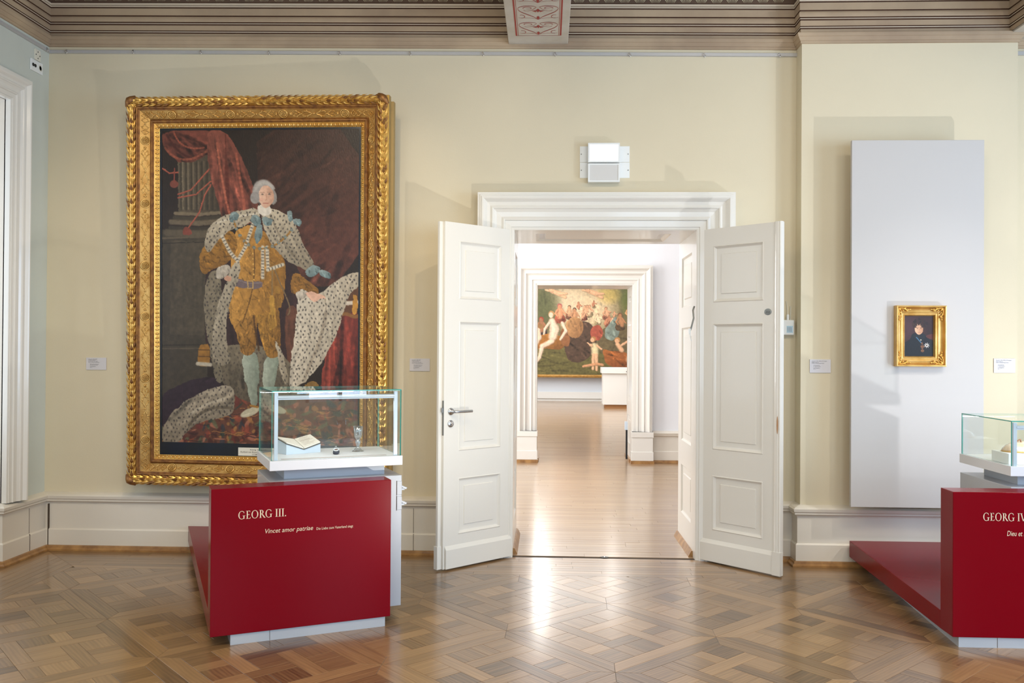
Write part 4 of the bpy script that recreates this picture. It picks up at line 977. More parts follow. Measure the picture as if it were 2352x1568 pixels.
# dark robe behind the figure
m = P.poly([(478, 560), (540, 530), (660, 560), (706, 650), (690, 800), (690, 905), (480, 850), (470, 700)], (50, 34, 34)); P.strokes(m, 60, 1.5, 80, 7, .3, .1, .1, 9)
m = P.poly([(655, 700), (690, 690), (684, 860), (664, 850)], (92, 58, 44)); P.strokes(m, 20, 1.5, 60, 5, .3)
ER, ES = (178, 168, 148), (122, 112, 94)
bk = P.poly([(494, 800), (560, 780), (640, 800), (696, 850), (690, 920), (640, 930), (560, 918), (512, 880)], (112, 102, 84), ((84, 75, 62), 0, 1)); P.strokes(bk, 50, 1.5, 70, 10, .25, .1, .1, 10)
P.fleck(bk, 12, (56, 50, 46), .6, 4)
rb = P.poly([(478, 620), (506, 612), (512, 660), (506, 740), (504, 820), (520, 870), (498, 880), (484, 800), (468, 700)], ES, ((104, 96, 80), .4, .6)); P.strokes(rb, 30, 1.5, 60, 6, .2)
P.poly([(458, 788), (484, 786), (484, 838), (456, 836)], (136, 96, 40), sm=1); P.line([(458, 800), (484, 800)], 2, (74, 50, 24)); P.line([(458, 815), (484, 815)], 2, (74, 50, 24)); P.line([(456, 832), (486, 834)], 9, (168, 160, 142))
tr = P.poly([(368, 1020), (376, 980), (398, 945), (440, 910), (508, 882), (540, 884), (542, 925), (536, 950), (500, 962), (462, 968), (432, 990), (414, 1020)], (152, 142, 124), ((116, 106, 90), .2, .8)); P.strokes(tr, 60, -.75, 80, 9, .22, .12, .4, 11)
P.line(bez((428, 1000), (440, 955), (480, 925), (536, 935)), [2]*3+[7]*12, (82, 73, 60), .6); P.line(bez((440, 950), (470, 925), (500, 920), (520, 912)), 6, (180, 170, 150), .5)
P.fleck(np.maximum(rb, tr), 10.5, (42, 38, 40), .8, 6)
# legs
GD, GD2 = (184, 136, 66), (118, 82, 36)
def cloth(pts, c1, c2, dx, dy, n, ang, sd, L=26): 
    m = P.poly(pts, c1, (c2, dx, dy)); P.strokes(m, n, ang, L, 3.2, .34, .5, .6, sd, .6); return m
SK = (164, 172, 156)
for pts in ([(558, 806), (591, 802), (598, 830), (600, 862), (594, 890), (595, 926), (582, 934), (574, 900), (562, 852)], [(612, 812), (645, 806), (642, 840), (634, 880), (634, 930), (611, 930), (606, 870)]):
    m = P.poly(pts, SK, ((110, 120, 106), .9, .1), tex=.03); P.strokes(m, 16, 1.55, 50, 5, .1, .05, .1, 12)
P.dot(578, 943, 24, 9, (176, 170, 146), 1, -.42); P.dot(640, 935, 22, 8.5, (170, 164, 140), 1, .3); P.line([(579, 928), (595, 931)], 5, (150, 108, 48)); P.line([(560, 952), (584, 944)], 2, (206, 200, 176), .6)
cloth([(534, 690), (596, 692), (594, 740), (592, 800), (576, 812), (556, 808), (550, 770), (536, 735)], GD, GD2, .7, .3, 150, 1.3, 13)
cloth([(582, 690), (640, 690), (648, 745), (648, 800), (640, 818), (616, 816), (606, 785), (596, 740)], (170, 126, 54), GD2, .8, .1, 150, 1.5, 14)
P.line(bez((586, 696), (584, 740), (594, 770), (598, 800)), 4, (70, 46, 22), .8)
# coat
cloth([(540, 525), (575, 505), (640, 540), (660, 600), (658, 660), (648, 700), (606, 716), (566, 720), (536, 750), (526, 700), (532, 640), (534, 580)], GD, (120, 84, 34), .9, .0, 260, 1.2, 15)
P.line(bez((586, 560), (590, 620), (588, 660), (560, 735)), 2.4, (88, 60, 26), .9)
for k in range(7): P.dot(583+k*.6, 575+k*12, 1.8, 1.8, (210, 168, 90), .9)
cloth([(462, 572), (480, 545), (520, 520), (546, 530), (546, 580), (520, 600), (490, 612), (470, 626), (458, 600)], (150, 108, 44), GD2, .3, .7, 190, .6, 16, 18)
cloth([(676, 612), (712, 640), (740, 660), (724, 672), (690, 672), (668, 664)], (140, 100, 44), GD2, .2, .6, 60, .6, 17, 18)
m = P.poly([(530, 626), (570, 640), (606, 638), (608, 654), (572, 658), (530, 644)], (104, 90, 92), tex=.04, sm=1); P.line([(532, 630), (572, 644), (606, 642)], 1.6, (146, 132, 132), .7); P.line([(572, 638), (584, 638), (584, 655), (572, 655), (572, 638)], 2.2, (178, 146, 90))
# pale mantle with flecks
fl = np.zeros(P.X.shape)
def fur(pts, c1, c2, dx, dy, ang, n, sd):
    global fl
    m = P.poly(pts, c1, (c2, dx, dy), tex=.04); P.strokes(m, n, ang, 60, 6, .16, .15, .4, sd, .6); fl = np.maximum(fl, m); return m
fur([(474, 570), (470, 545), (482, 512), (510, 490), (550, 476), (590, 468), (604, 490), (575, 506), (548, 516), (522, 526), (500, 548), (486, 572)], ER, ES, .2, .6, 2.5, 40, 20)
fur([(604, 470), (640, 474), (668, 490), (688, 520), (700, 560), (726, 596), (722, 612), (694, 610), (660, 590), (634, 566), (614, 530), (604, 500)], ER, ES, .3, .6, 1.0, 50, 21)
fur([(536, 600), (552, 590), (556, 610), (548, 640), (530, 690), (520, 740), (526, 800), (534, 826), (512, 838), (492, 826), (488, 770), (500, 700), (520, 650)], ER, ES, .3, .7, 1.7, 50, 22)
fur([(690, 650), (716, 668), (744, 664), (770, 640), (800, 620), (830, 614), (830, 642), (806, 664), (792, 700), (776, 760), (746, 820), (706, 870), (668, 892), (670, 830), (682, 740)], (196, 188, 172), (140, 130, 112), .6, .3, 1.75, 80, 23)
fur([(634, 770), (646, 790), (662, 840), (668, 880), (652, 872), (646, 840)], ER, ES, .3, .6, 1.4, 10, 24)
P.line(bez((744, 664), (760, 700), (748, 760), (700, 868)), [3]*5+[8]*10, (118, 106, 90), .4); P.line(bez((620, 480), (640, 520), (650, 560), (700, 600)), 5, (112, 102, 86), .5); P.line(bez((500, 505), (540, 488), (570, 486), (596, 482)), 4, (206, 198, 180), .5)
for pts in ([(512, 535), (530, 570), (548, 592), (566, 560), (584, 505)], [(606, 560), (606, 630)], [(616, 560), (618, 612), (652, 600)]):
    P.line(pts, 8, (184, 175, 156)); 
    for (xa, ya), (xb, yb) in zip(pts[:-1], pts[1:]):
        L = math.hypot(xb-xa, yb-ya)
        for q in range(int(L/7)): t = (q+.5)/int(L/7); x, y = xa+(xb-xa)*t, ya+(yb-ya)*t; nx, ny = -(yb-ya)/L*2.6, (xb-xa)/L*2.6; P.line([(x-nx, y-ny), (x+nx, y+ny)], 1.8, (40, 36, 40), .85)
P.fleck(fl, 10.5, (42, 38, 40))
# bows, lace, hands, tassels
BW = (134, 148, 146)
for pts in ([(582, 484), (600, 488), (602, 506), (588, 512), (576, 500)], [(602, 490), (630, 492), (628, 512), (610, 510)], [(592, 506), (606, 508), (604, 540), (590, 556), (586, 530)], [(526, 494), (536, 476), (552, 482), (548, 498), (534, 506)], [(660, 478), (670, 474), (676, 496), (668, 506)], [(674, 494), (694, 496), (692, 512), (676, 508)], [(702, 612), (722, 600), (740, 606), (728, 624), (708, 630)], [(730, 610), (760, 616), (764, 634), (740, 628)]):
    m = P.poly(pts, BW, ((84, 106, 110), .4, .6)); P.strokes(m, 8, .8, 16, 3, .35, .8, .5, int(pts[0][0]))
for pts in ([(500, 606), (528, 598), (534, 614), (520, 630), (498, 634)], [(680, 662), (712, 660), (704, 678), (686, 684)]): m = P.poly(pts, (190, 182, 168), ((150, 140, 126), .5, .5)); P.strokes(m, 14, 1.2, 14, 2, .3, .5, .4, 31)
P.poly([(700, 664), (728, 662), (746, 672), (750, 680), (736, 678), (728, 688), (716, 680)], (204, 164, 142), tex=.03); P.poly([(520, 624), (536, 628), (532, 640), (516, 636)], (186, 142, 118), tex=.03)
for x, y0_, y1_, c in ((628, 670, 748, (176, 134, 58)), (641, 650, 700, (146, 108, 48))):
    P.poly([(x-5, y0_), (x+5, y0_), (x+6, y1_-34), (x+10, y1_), (x-10, y1_), (x-6, y1_-34)], c, sm=1)
    for q in range(9): P.line([(x-5+q*1.2, y1_-32), (x-9+q*2.2, y1_)], 1, (92, 62, 28), .6)
P.line([(628, 612), (628, 670)], 3, (128, 104, 66)); P.line(bez((634, 612), (650, 660), (680, 700), (664, 716)), 2.6, (110, 92, 66)); P.line(bez((540, 500), (556, 570), (620, 590), (672, 520)), 4, (142, 104, 48))
for t in range(12): q = bez((540, 500), (556, 570), (620, 590), (672, 520), 11)[t]; P.dot(q[0], q[1], 3.4, 3.4, (84, 116, 122)); P.dot(q[0], q[1], 1.4, 1.4, (176, 122, 66))
# head: plain, turned half left
P.poly([(596, 462), (622, 464), (628, 482), (610, 490), (594, 480)], (200, 194, 182), tex=.03)
P.dot(607, 432, 25, 28, (150, 146, 142)); P.dot(588, 446, 11, 14, (138, 134, 131)); P.dot(630, 446, 8, 16, (134, 130, 126))
P.poly([(596, 428), (604, 419), (620, 418), (630, 428), (631, 446), (626, 462), (614, 471), (603, 464), (596, 448)], (210, 176, 154), ((178, 138, 116), 1, 0), tex=.02)
for x in (605, 621): P.line([(x-4.5, 433.6), (x+4.5, 433)], 1.3, (120, 88, 72), .8); P.dot(x, 438, 3, 1.5, (96, 84, 76), .8)
P.line([(613.5, 438), (615, 450), (611, 452)], 1.4, (168, 122, 100), .8); P.line([(607, 459), (618, 459)], 2, (162, 94, 84), .8); P.dot(602, 450, 5, 4, (214, 152, 132), .4, 0, .9); P.line(bez((590, 425), (598, 408), (620, 408), (630, 424), 8), 7, (164, 160, 155), .8)
P.finish(.7, 0, .05)
P.c *= np.array([1.03, 1.01, .99])
P.mesh('canvas', lambda u, v: fp(cs0+(cs1-cs0)*u, ct1-(ct1-ct0)*v, .010), 'canvas', root)

# ================================================================== SMALL PORTRAIT ON ITS GREY BOARD
GYf = -.21
pa, pb = atY(1957, 322, GYf), atY(2259, 1168, GYf); px0, px1, pz0, pz1 = pa.x, pb.x, pb.z, pa.z
root = thing('display_board', 'tall pale grey board hung on the pier behind the small portrait', 'board', ((px0+px1)/2, GYf+.015, pz0))
mb = MB(); mb.box(px0, px1, GYf, GYf+.03, pz0, pz1); mb.build('board', 'panel', root, bevel=.0015)
mb = MB()
for x in (px0+.22, px1-.22): mb.box(x-.03, x+.03, GYf+.03, PY-.002, pz0+.15, pz1-.15)
mb.build('batten', 'bare', root)
a_, b_ = atY(2060, 701, GYf-.055), atY(2175, 842, GYf-.055); qx0, qx1, qz0, qz1 = a_.x, b_.x, b_.z, a_.z
root = thing('framed_portrait', 'small dark half-length portrait in a gilt frame with leafy corners, on the grey board', 'painting', ((qx0+qx1)/2, GYf, qz0))
SP = [(0, 0), (0, .050), (.003, .054), (.010, .055), (.014, .052), (.018, .040), (.024, .028), (.034, .020), (.044, .0185), (.046, .026), (.054, .027), (.060, .024), (.062, .018), (.072, .017), (.074, .022), (.079, .022), (.083, .012), (.086, .004), (.086, 0)]
def sp(s, t, d): s = s if s <= .1 else s; return Vector((qx0+s, GYf-d, qz0+t))
QW, QH = qx1-qx0, qz1-qz0
SP = [(t*.86, d) for t, d in SP]; rows = rail4(SP, 0, QW, 0, QH)
for i in range(4):
    mb = MB(); a, b = rows[i], rows[(i+1) % 4]
    for k in range(len(SP)-1): mb.quad(sp(*a[k]), sp(*b[k]), sp(*b[k+1]), sp(*a[k+1]))
    r_ = mb.build('frame_rail', 'gold_s', root)
    horiz = i in (0, 2); L = QW if horiz else QH; PP = lambda q, tt, dd: {0: (q, tt, dd), 1: (QW-tt, q, dd), 2: (q, QH-tt, dd), 3: (tt, q, dd)}[i]
    mb = MB(); n = int((L-.15)/.0062)
    for k in range(n): mb.ell(sp(*PP(.067+(k+.5)*(L-.134)/n, .0658, .023)), (.0023, 0, 0), (0, .0023, 0), (0, 0, .0023), 6, 3)
    o = mb.build('beading', 'gold_s', r_); o['kind'] = 'stuff'
for (a, b, sa, sb) in ((0, 0, 1, 1), (QW, 0, -1, 1), (QW, QH, -1, -1), (0, QH, 1, -1)):
    mb = MB()
    W2 = lambda p, q, d: sp(a+sa*p, b+sb*q, d)
    for sw in (0, 1):
        Wq = (lambda p, q, d: W2(p, q, d)) if sw == 0 else (lambda p, q, d: W2(q, p, d))
        cv = bez((.018, .022), (.05, .012), (.07, .03), (.085, .036), 8)+bez((.085, .036), (.095, .03), (.085, .022), (.078, .027), 5)[1:]
        mb.tube([Wq(p[0], p[1], .038) for p in cv], [.005-.0002*j for j in range(len(cv))], 6)
        for (u, v, an, ll) in ((.035, .020, .1, .016), (.052, .034, .6, .013), (.064, .020, -.1, .014), (.078, .038, .5, .010), (.1, .028, 0, .012)):
            c = Wq(u, v, .034); e1 = Wq(u+math.cos(an)*ll, v+math.sin(an)*ll, .034)-c; e2 = Wq(u-math.sin(an)*.005, v+math.cos(an)*.005, .034)-c; mb.ell(c, e1, e2, Vector((0, -.007, 0)), 6, 4)
    mb.ell(W2(.03, .03, .036), (W2(.042, .042, .036)-W2(.03, .03, .036)), (W2(.035, .025, .036)-W2(.03, .03, .036)), Vector((0, -.01, 0)), 8, 4)
    mb.build('corner_ornament', 'gold', root)
P = Paint(130, 186, 0, 100, 0, 143, (52, 28, 26), .006); P.c *= (1+.15*P.noise(6)[..., None])
P.dot(18, 42, 30, 46, (78, 50, 56), .6, 0, .9); P.poly([(68, 72), (102, 60), (102, 92), (78, 88)], (84, 40, 34))
m = P.poly([(-4, 98), (20, 84), (26, 66), (34, 60), (70, 62), (76, 78), (104, 86), (104, 148), (-4, 148)], (20, 22, 28), ((13, 13, 17), .2, .8)); P.strokes(m, 40, 1.2, 30, 4, .35)
for k in range(46): a = RNG.rand()*6.3; r_ = RNG.rand()**.5; x, y = 52+26*r_*math.cos(a), 32+20*r_*math.sin(a); P.dot(x, y, 5, 3.4, [(44, 28, 22), (58, 38, 28), (34, 22, 18)][RNG.randint(3)], .9, RNG.rand()*3, .4)
P.poly([(36, 38), (44, 29), (58, 29), (65, 40), (64, 56), (56, 66), (48, 67), (40, 60), (36, 50)], (222, 180, 146), ((178, 130, 98), 1, 0), tex=.03)
for x, y in ((40, 31), (50, 28), (60, 31), (64, 38), (36, 38)): P.dot(x, y, 6, 4, (48, 31, 24), .9, x*.1, .4)
for x in (45, 57): P.line([(x-3.5, 42), (x+3.5, 41.4)], 1.2, (84, 54, 40)); P.dot(x, 45, 2.2, 1.1, (66, 50, 42), .8)
P.line([(51, 45), (52, 52)], 1.2, (180, 130, 102)); P.line([(47.5, 58), (55.5, 58)], 1.3, (158, 88, 76)); P.poly([(30, 66), (40, 63), (50, 69), (62, 62), (72, 66), (70, 84), (38, 84)], (24, 28, 33))
P.line([(42, 76), (60, 97)], 3.4, (66, 104, 132)); P.dot(57, 85, 1.8, 2, (226, 214, 190))
for k in range(8): a = k*PI/4+.2; P.line([(77, 104), (77+9*math.cos(a), 104+9*math.sin(a))], [3, 1.4], (214, 210, 204))
P.dot(77, 104, 4.8, 4.8, (208, 202, 196)); P.dot(77, 104, 2.8, 2.8, (84, 62, 44))
for x, y in ((61, 97), (59, 108), (66, 108), (62, 114), (60, 123), (65, 123)): P.dot(x, y, 3, 4, (116, 76, 50))
P.line([(62, 96), (63, 128)], 2.4, (104, 70, 46))
P.mesh('canvas', lambda u, v: sp(.072+(QW-.144)*u, QH-.072-(QH-.144)*v, .004), 'canvas3', root)

# ================================================================== WALL LABELS, SOCKETS, LOGGER, EXIT LIGHTS
def wlabel(x0, y0, x1, y1, Yw, lab, lines):
    a, b = atY(x0, y0, Yw-.006), atY(x1, y1, Yw-.006); W, H = b.x-a.x, a.z-b.z
    r = thing('wall_label', lab, 'label', (a.x+W/2, Yw, b.z), 'printed labels beside the paintings')
    mb = MB(); mb.box(a.x, b.x, Yw-.006, Yw-.0005, b.z, a.z); mb.build('card', 'label', r)
    mb = MB()
    for s_, u, v, wd in lines: add_text(mb, s_, lambda p, q: (a.x+W*u+p, Yw-.0068, a.z-H*v+q), width=W*wd, height=H*.075)
    mb.build('printed_lines', 'ink', r)
L3 = [('Georg III. 1738–1820', .12, .15, .42), ('König von England', .12, .23, .34), ('und Hannover, seit 1760', .12, .32, .44), ('Kurfürst von Braunschweig-Lüneburg', .12, .40, .54), ('Öl auf Leinwand', .20, .56, .42), ('18. Jahrhundert', .20, .64, .38), ('Leihgabe', .20, .75, .28), ('Nr. 3', .20, .83, .10)]
L4 = [('Georg IV. (1762–1830) als Prinzregent', .10, .15, .72), ('König von Hannover', .10, .24, .32), ('Kurfürst von Braunschweig-Lüneburg', .10, .31, .58), ('Öl auf Leinwand', .18, .47, .28), ('19. Jahrhundert', .18, .55, .34), ('Leihgabe', .18, .67, .30), ('Nr. 4', .18, .76, .10)]
wlabel(198, 821, 244, 849, WY, 'small pale label card at far left, left of the huge painting', L3)
wlabel(941, 823, 987, 852, WY, 'small pale label card between the huge painting and the left door leaf', L3)
wlabel(1860, 825, 1908, 856, PY, 'small pale label card on the pier, left of the grey board', L4)
wlabel(2283, 823, 2332, 856, PY, 'small pale label card at the right edge of the pier, right of the grey board', L4)
# sockets on the left wall
def onl(px, py): return atX(px, py, LX+.004)
c = onl(85.5, 127); r = thing('blank_socket_plate', 'small square cream screw plate just below the picture rail on the left wall', 'wall plate', tuple(c))
mb = MB(); mb.box(LX+.0005, LX+.010, c.y-.038, c.y+.038, c.z-.042, c.z+.042); pt = mb.build('plate', 'grille', r, bevel=.002)
for dy, dz in ((0, .025), (0, -.025), (.025, 0), (-.025, 0)): mb = MB(); mb.lathe([(.005, .0), (.005, .0015), (0, .0015)], 8, 0, lambda p: Vector((LX+.010+p.z, c.y+dy+p.x, c.z+dz+p.y))); mb.build('screw', 'black', pt)
c = onl(83, 153); r = thing('double_socket', 'white double socket with two dark round jacks high on the left wall', 'socket', tuple(c))
mb = MB(); mb.box(LX+.0005, LX+.012, c.y-.077, c.y+.077, c.z-.045, c.z+.045); mb.build('plate', 'plastic', r, bevel=.003)
for dy in (-.052, -.024): mb = MB(); mb.lathe([(.013, .0), (.013, .003), (.004, .003), (.003, .001), (0, .001)], 14, 0, lambda p: Vector((LX+.0122+p.z, c.y+dy+p.x, c.z+p.y))); mb.build('jack', 'black', r)
mb = MB(); mb.lathe([(.024, .0), (.024, .002), (.02, .004), (.018, -.001), (0, -.001)], 20, 0, lambda p: Vector((LX+.013+p.z, c.y+.042+p.x, c.z+p.y))); mb.build('round_socket', 'grille', r)
# climate logger
c = atY(1811, 752, WY-.03); r = thing('climate_logger', 'white climate logger with grey display, beside the right door leaf', 'sensor', (c.x, WY, c.z-.06))
mb = MB(); w2, h2 = .043, .058; mb.box(c.x-w2, c.x+w2, WY-.040, WY-.006, c.z-h2, c.z+h2); mb.build('housing', 'plastic', r, bevel=.008)
mb = MB(); mb.box(c.x-.026, c.x+.026, WY-.006, WY, c.z-.05, c.z+.05); mb.build('wall_bracket', 'dsteel', r)
mb = MB(); mb.box(c.x-.016, c.x+.030, WY-.0412, WY-.0400, c.z-.040, c.z+.012); ds = mb.build('display', 'lcd', r)
mb = MB()
for k_ in range(3): mb.box(c.x-.010+k_*.012, c.x-.004+k_*.012, WY-.0416, WY-.0412, c.z-.032, c.z+.004)
o = mb.build('display_segments', 'dsteel', ds); o['kind'] = 'stuff'
mb = MB(); mb.box(c.x-.012, c.x+.006, WY-.030, WY-.014, c.z+h2-.002, c.z+h2+.042); mb.build('sensor_cap', 'plastic', r, bevel=.003)
mb = MB(); mb.tube([(c.x-.004, WY-.02, c.z+h2+.04), (c.x-.006, WY-.012, c.z+h2+.10), (c.x-.010, WY-.006, c.z+h2+.145)], .003, 6); mb.build('sensor_wire', 'grille', r)
mb = MB(); mb.tube([(c.x+.020, WY-.01, c.z+h2-.01), (c.x+.021, WY-.010, c.z+h2+.105)], .004, 6); mb.build('antenna', 'grille', r)
# exit lights
def exitl(y0, y1, py0, py1, face, lab):
    a, b = atY(1351, y0, WY-.065), atY(1423.5, y1, WY-.065); r = thing('exit_light', lab, 'light', ((a.x+b.x)/2, WY, b.z), 'pair of exit lights over the double door')
    p, q = atY(1332, py0, WY-.004), atY(1446, py1, WY-.004)
    mb = MB(); mb.box(p.x, q.x, WY-.004, WY, q.z, p.z); bp = mb.build('back_plate', 'plastic', r)
    for xx in (p.x+.011, q.x-.011): mb = MB(); mb.lathe([(.004, 0), (.004, .002), (0, .0025)], 8, 0, lambda v: Vector((xx+v.x, WY-.004-v.z, (p.z+q.z)/2+v.y))); mb.build('screw', 'dsteel', bp)
    mb = MB(); t_ = .012; Yf = WY-.065
    mb.box(a.x, b.x, Yf+.012, WY-.006, b.z, a.z)
    for (u0, u1, v0, v1) in ((a.x, b.x, a.z-t_, a.z), (a.x, b.x, b.z, b.z+t_), (a.x, a.x+t_, b.z+t_, a.z-t_), (b.x-t_, b.x, b.z+t_, a.z-t_)): mb.box(u0, u1, Yf, Yf+.0119, v0, v1)
    mb.build('housing', 'plastic', r)
    mb = MB(); mb.box(a.x+t_, b.x-t_, Yf+.004, Yf+.0118, b.z+t_, a.z-t_); mb.build('diffuser', face, r)
exitl(328, 372.5, 336, 372, 'exitlit', 'upper glowing white exit light over the double door')
exitl(375, 417.5, 373, 408.5, 'signface', 'lower unlit white exit light over the double door')

# ================================================================== DISPLAY CASES
def case(name, label, o, e, plat_back, c0, p0, p1, sp0, sp1, spp0, spp1, gtop, pl0, title, motto, motto2, right_end=1.09, latches=True):
    O = Vector((o[0], o[1], 0)); E_ = Vector((e[0], e[1], 0)).normalized(); N_ = Vector((-E_.y, E_.x, 0)); LW = .984; PT = .15
    T = lambda q: O+E_*q.x+N_*q.y+Vector((0, 0, q.z))
    g = lambda s, p, z: T(Vector((s, p, z)))
    r = thing(name, label, 'display case', (O.x, O.y, 0))
    mb = MB(); mb.box(0, LW, 0, PT, .056, .84, 0, T); mb.build('red_panel', 'red', r, bevel=.003)
    (bl, br) = plat_back
    fl, fr_ = g(.001, PT, 0), g(LW-.02, PT, 0)
    mb = MB(); mb.hexa([Vector((*bl[:2], .085)), Vector((*br[:2], .085)), Vector((fr_.x, fr_.y, .056)), Vector((fl.x, fl.y, .056))][::-1], [Vector((*bl[:2], .203)), Vector((*br[:2], .203)), Vector((fr_.x, fr_.y, .158)), Vector((fl.x, fl.y, .158))][::-1]); mb.build('red_platform', 'red', r, bevel=.002)
    # recessed base
    a, b, c, d = g(pl0, .008, 0), g(.955, .008, 0), Vector((br[0]-.05, br[1]-.02, 0)), Vector((bl[0]+.13, bl[1]-.02, 0))
    mb = MB(); zt = (.06, .06, .088, .088); mb.hexa([a, b, c, d], [v+Vector((0, 0, h)) for v, h in zip((a, b, c, d), zt)]); mb.build('plinth_base', 'grey', r)
    mb = MB(); sj = pl0+.205; mb.box(sj, sj+.0015, .0065, .0085, .002, .058, 0, T); mb.build('plinth_joint', 'gap', r)
    ce = right_end
    mb = MB(); mb.box(c0, ce, PT+.001 if p0 < PT+.01 else p0, p1, .066, .84, 0, T); cb = mb.build('cabinet', 'grey', r, bevel=.002)
    mb = MB(); mb.box(sp0, sp1, spp0, spp1, .84, .902, 0, T); mb.build('spacer', 'grey', r)
    mb = MB(); mb.box(c0-.003, ce+.003, p0-.003, p1+.003, .902, .957, 0, T); tr = mb.build('tray', 'traym', r, bevel=.0015)
    mb = MB(); mb.box(c0+.07, ce-.08, p0+.045, p0+.075, .957, .9585, 0, T); mb.build('caption_strip', 'taupe', tr)
    gth = .006; i0, i1, j0, j1 = c0+.006, ce-.004, p0+.006, p1-.004
    def pane(nm, s0, s1, q0, q1, z0, z1, thin):
        mb = MB(); P8 = [g(x, y, z) for z in (z0, z1) for y in (q0, q1) for x in (s0, s1)]
        fs = [(0, 2, 3, 1), (4, 5, 7, 6), (0, 1, 5, 4), (2, 6, 7, 3), (0, 4, 6, 2), (1, 3, 7, 5)]; big = {'z': (0, 1), 'y': (2, 3), 'x': (4, 5)}[thin]
        for k, f in enumerate(fs): mb.add([P8[q] for q in f], [(0, 1, 2, 3)], 0 if k in big else 1)
        mb.build(nm, ['glass', 'green'], r)
    pane('glass_pane', i0, i1, j0, j0+gth, .9575, gtop-gth, 'y'); pane('glass_pane', i0, i1, j1-gth, j1, .9575, gtop-gth, 'y')
    pane('glass_pane', i0, i0+gth, j0+gth, j1-gth, .9575, gtop-gth, 'x'); pane('glass_pane', i1-gth, i1, j0+gth, j1-gth, .9575, gtop-gth, 'x')
    pane('glass_top', i0, i1, j0, j1, gtop-gth, gtop, 'z')
    mb = MB()
    for s in (i0+.018, i1-.040): mb.box(s, s+.020, j0+.014, j0+.030, .9575, gtop-.012, 0, T)
    mb.box(i0+.036, i1-.036, j0+.016, j0+.028, gtop-.052, gtop-.042, 0, T); mb.tube([g(i0+.036, j0+.022, gtop-.038), g(i1-.038, j0+.022, gtop-.038)], .011, 12); mb.build('light_rail', 'alu', r)
    l = bpy.data.lights.new('vitrine_led', 'AREA'); l.shape = 'RECTANGLE'; l.size = (i1-i0)*.85; l.size_y = .012; l.energy = 1.5; l.color = (.94, .97, 1)
    lo = bpy.data.objects.new('vitrine_led', l); q_ = g((i0+i1)/2, j0+.032, gtop-.06); zax = -(N_*.5-Vector((0, 0, 1))).normalized(); zax = Vector((-N_.x*.5, -N_.y*.5, 1)).normalized(); yax = zax.cross(E_); lo.matrix_world = Matrix(((E_.x, yax.x, zax.x, q_.x), (E_.y, yax.y, zax.y, q_.y), (E_.z, yax.z, zax.z, q_.z), (0, 0, 0, 1))); COL.objects.link(lo)
    if latches:
        for zc in (.765, .675):
            mb = MB(); mb.box(ce-.030, ce+.001, PT-.002, PT+.03, zc-.040, zc+.040, 0, T); dd = mb.build('side_flap', 'grey', r, bevel=.002)
            mb = MB(); mb.box(ce-.031, ce-.029, PT-.003, PT+.001, zc-.043, zc+.043, 0, T); mb.build('flap_gap', 'gap', dd)
            mb = MB(); mb.hexa([g(ce+.001, PT+.005, zc+.002), g(ce+.028, PT+.005, zc-.012), g(ce+.028, PT+.028, zc-.012), g(ce+.001, PT+.028, zc+.002)], [g(ce+.001, PT+.005, zc+.014), g(ce+.036, PT+.005, zc-.002), g(ce+.036, PT+.028, zc-.002), g(ce+.001, PT+.028, zc+.014)]); mb.box(ce+.0, ce+.022, PT+.010, PT+.024, zc-.016, zc-.004, 0, T); mb.build('latch_lever', 'grey', dd, bevel=.001)
    ff = lambda s, z: (lambda a, b: g(s+a, -.0012, z+b))
    nrm = N_
    def loc(px, py): q = at_plane(px, py, g(0, -.001, 0), nrm); v = q-O; return v.dot(E_), q.z
    for kind, s_, px0, px1, py in title:
        (sa, za), (sb, zb) = loc(px0, py), loc(px1, py); mb = MB(); serif_text(mb, s_, ff(sa, za), .043, (sb-sa)); o = mb.build('raised_title', 'pink', r)
    for s_, px0, px1, py0, py1, sh, hh in motto:
        (sa, za), (sb, zb) = loc(px0, py0), loc(px1, py1); mb = MB(); add_text(mb, s_, ff(sa, (za+zb)/2), width=sb-sa, height=hh, shear=sh); mb.build('motto_lettering', 'pink', r)
    return g, r
g1, r1 = case('display_case', 'turned red and grey display case before the huge painting, vitrine holding a book', (-1.774, -2.035), (.901, .434), ((atY(432, 1205, WY-.05).x, WY-.048), (-1.80, WY-.048)),
     .325, .15, .69, .417, 1.01, .25, .59, 1.352, .105, [('t', 'GEORG III.', 547, 658, 1192.5)], [('Vincet amor patriae', 609, 719, 1224.5, 1216.5, .22, .035), ('Die Liebe zum Vaterland siegt', 727, 811, 1216.3, 1210.5, 0, .0205)], '')
g2, r2 = case('display_case', 'red and grey display case cut off by the right edge, its platform against the pier', (2.205, -1.79), (1, .0), ((atY(1948, 1233, PY-.05).x, PY-.078), (3.3, PY-.078)),
     .405, .19, .79, .50, 1.01, .30, .684, 1.212, .035, [('t', 'GEORG IV.', 2258, 2362, 1195.5)], [('Dieu et mon droit', 2313, 2400, 1231, 1231, .22, .040)], '', latches=False)
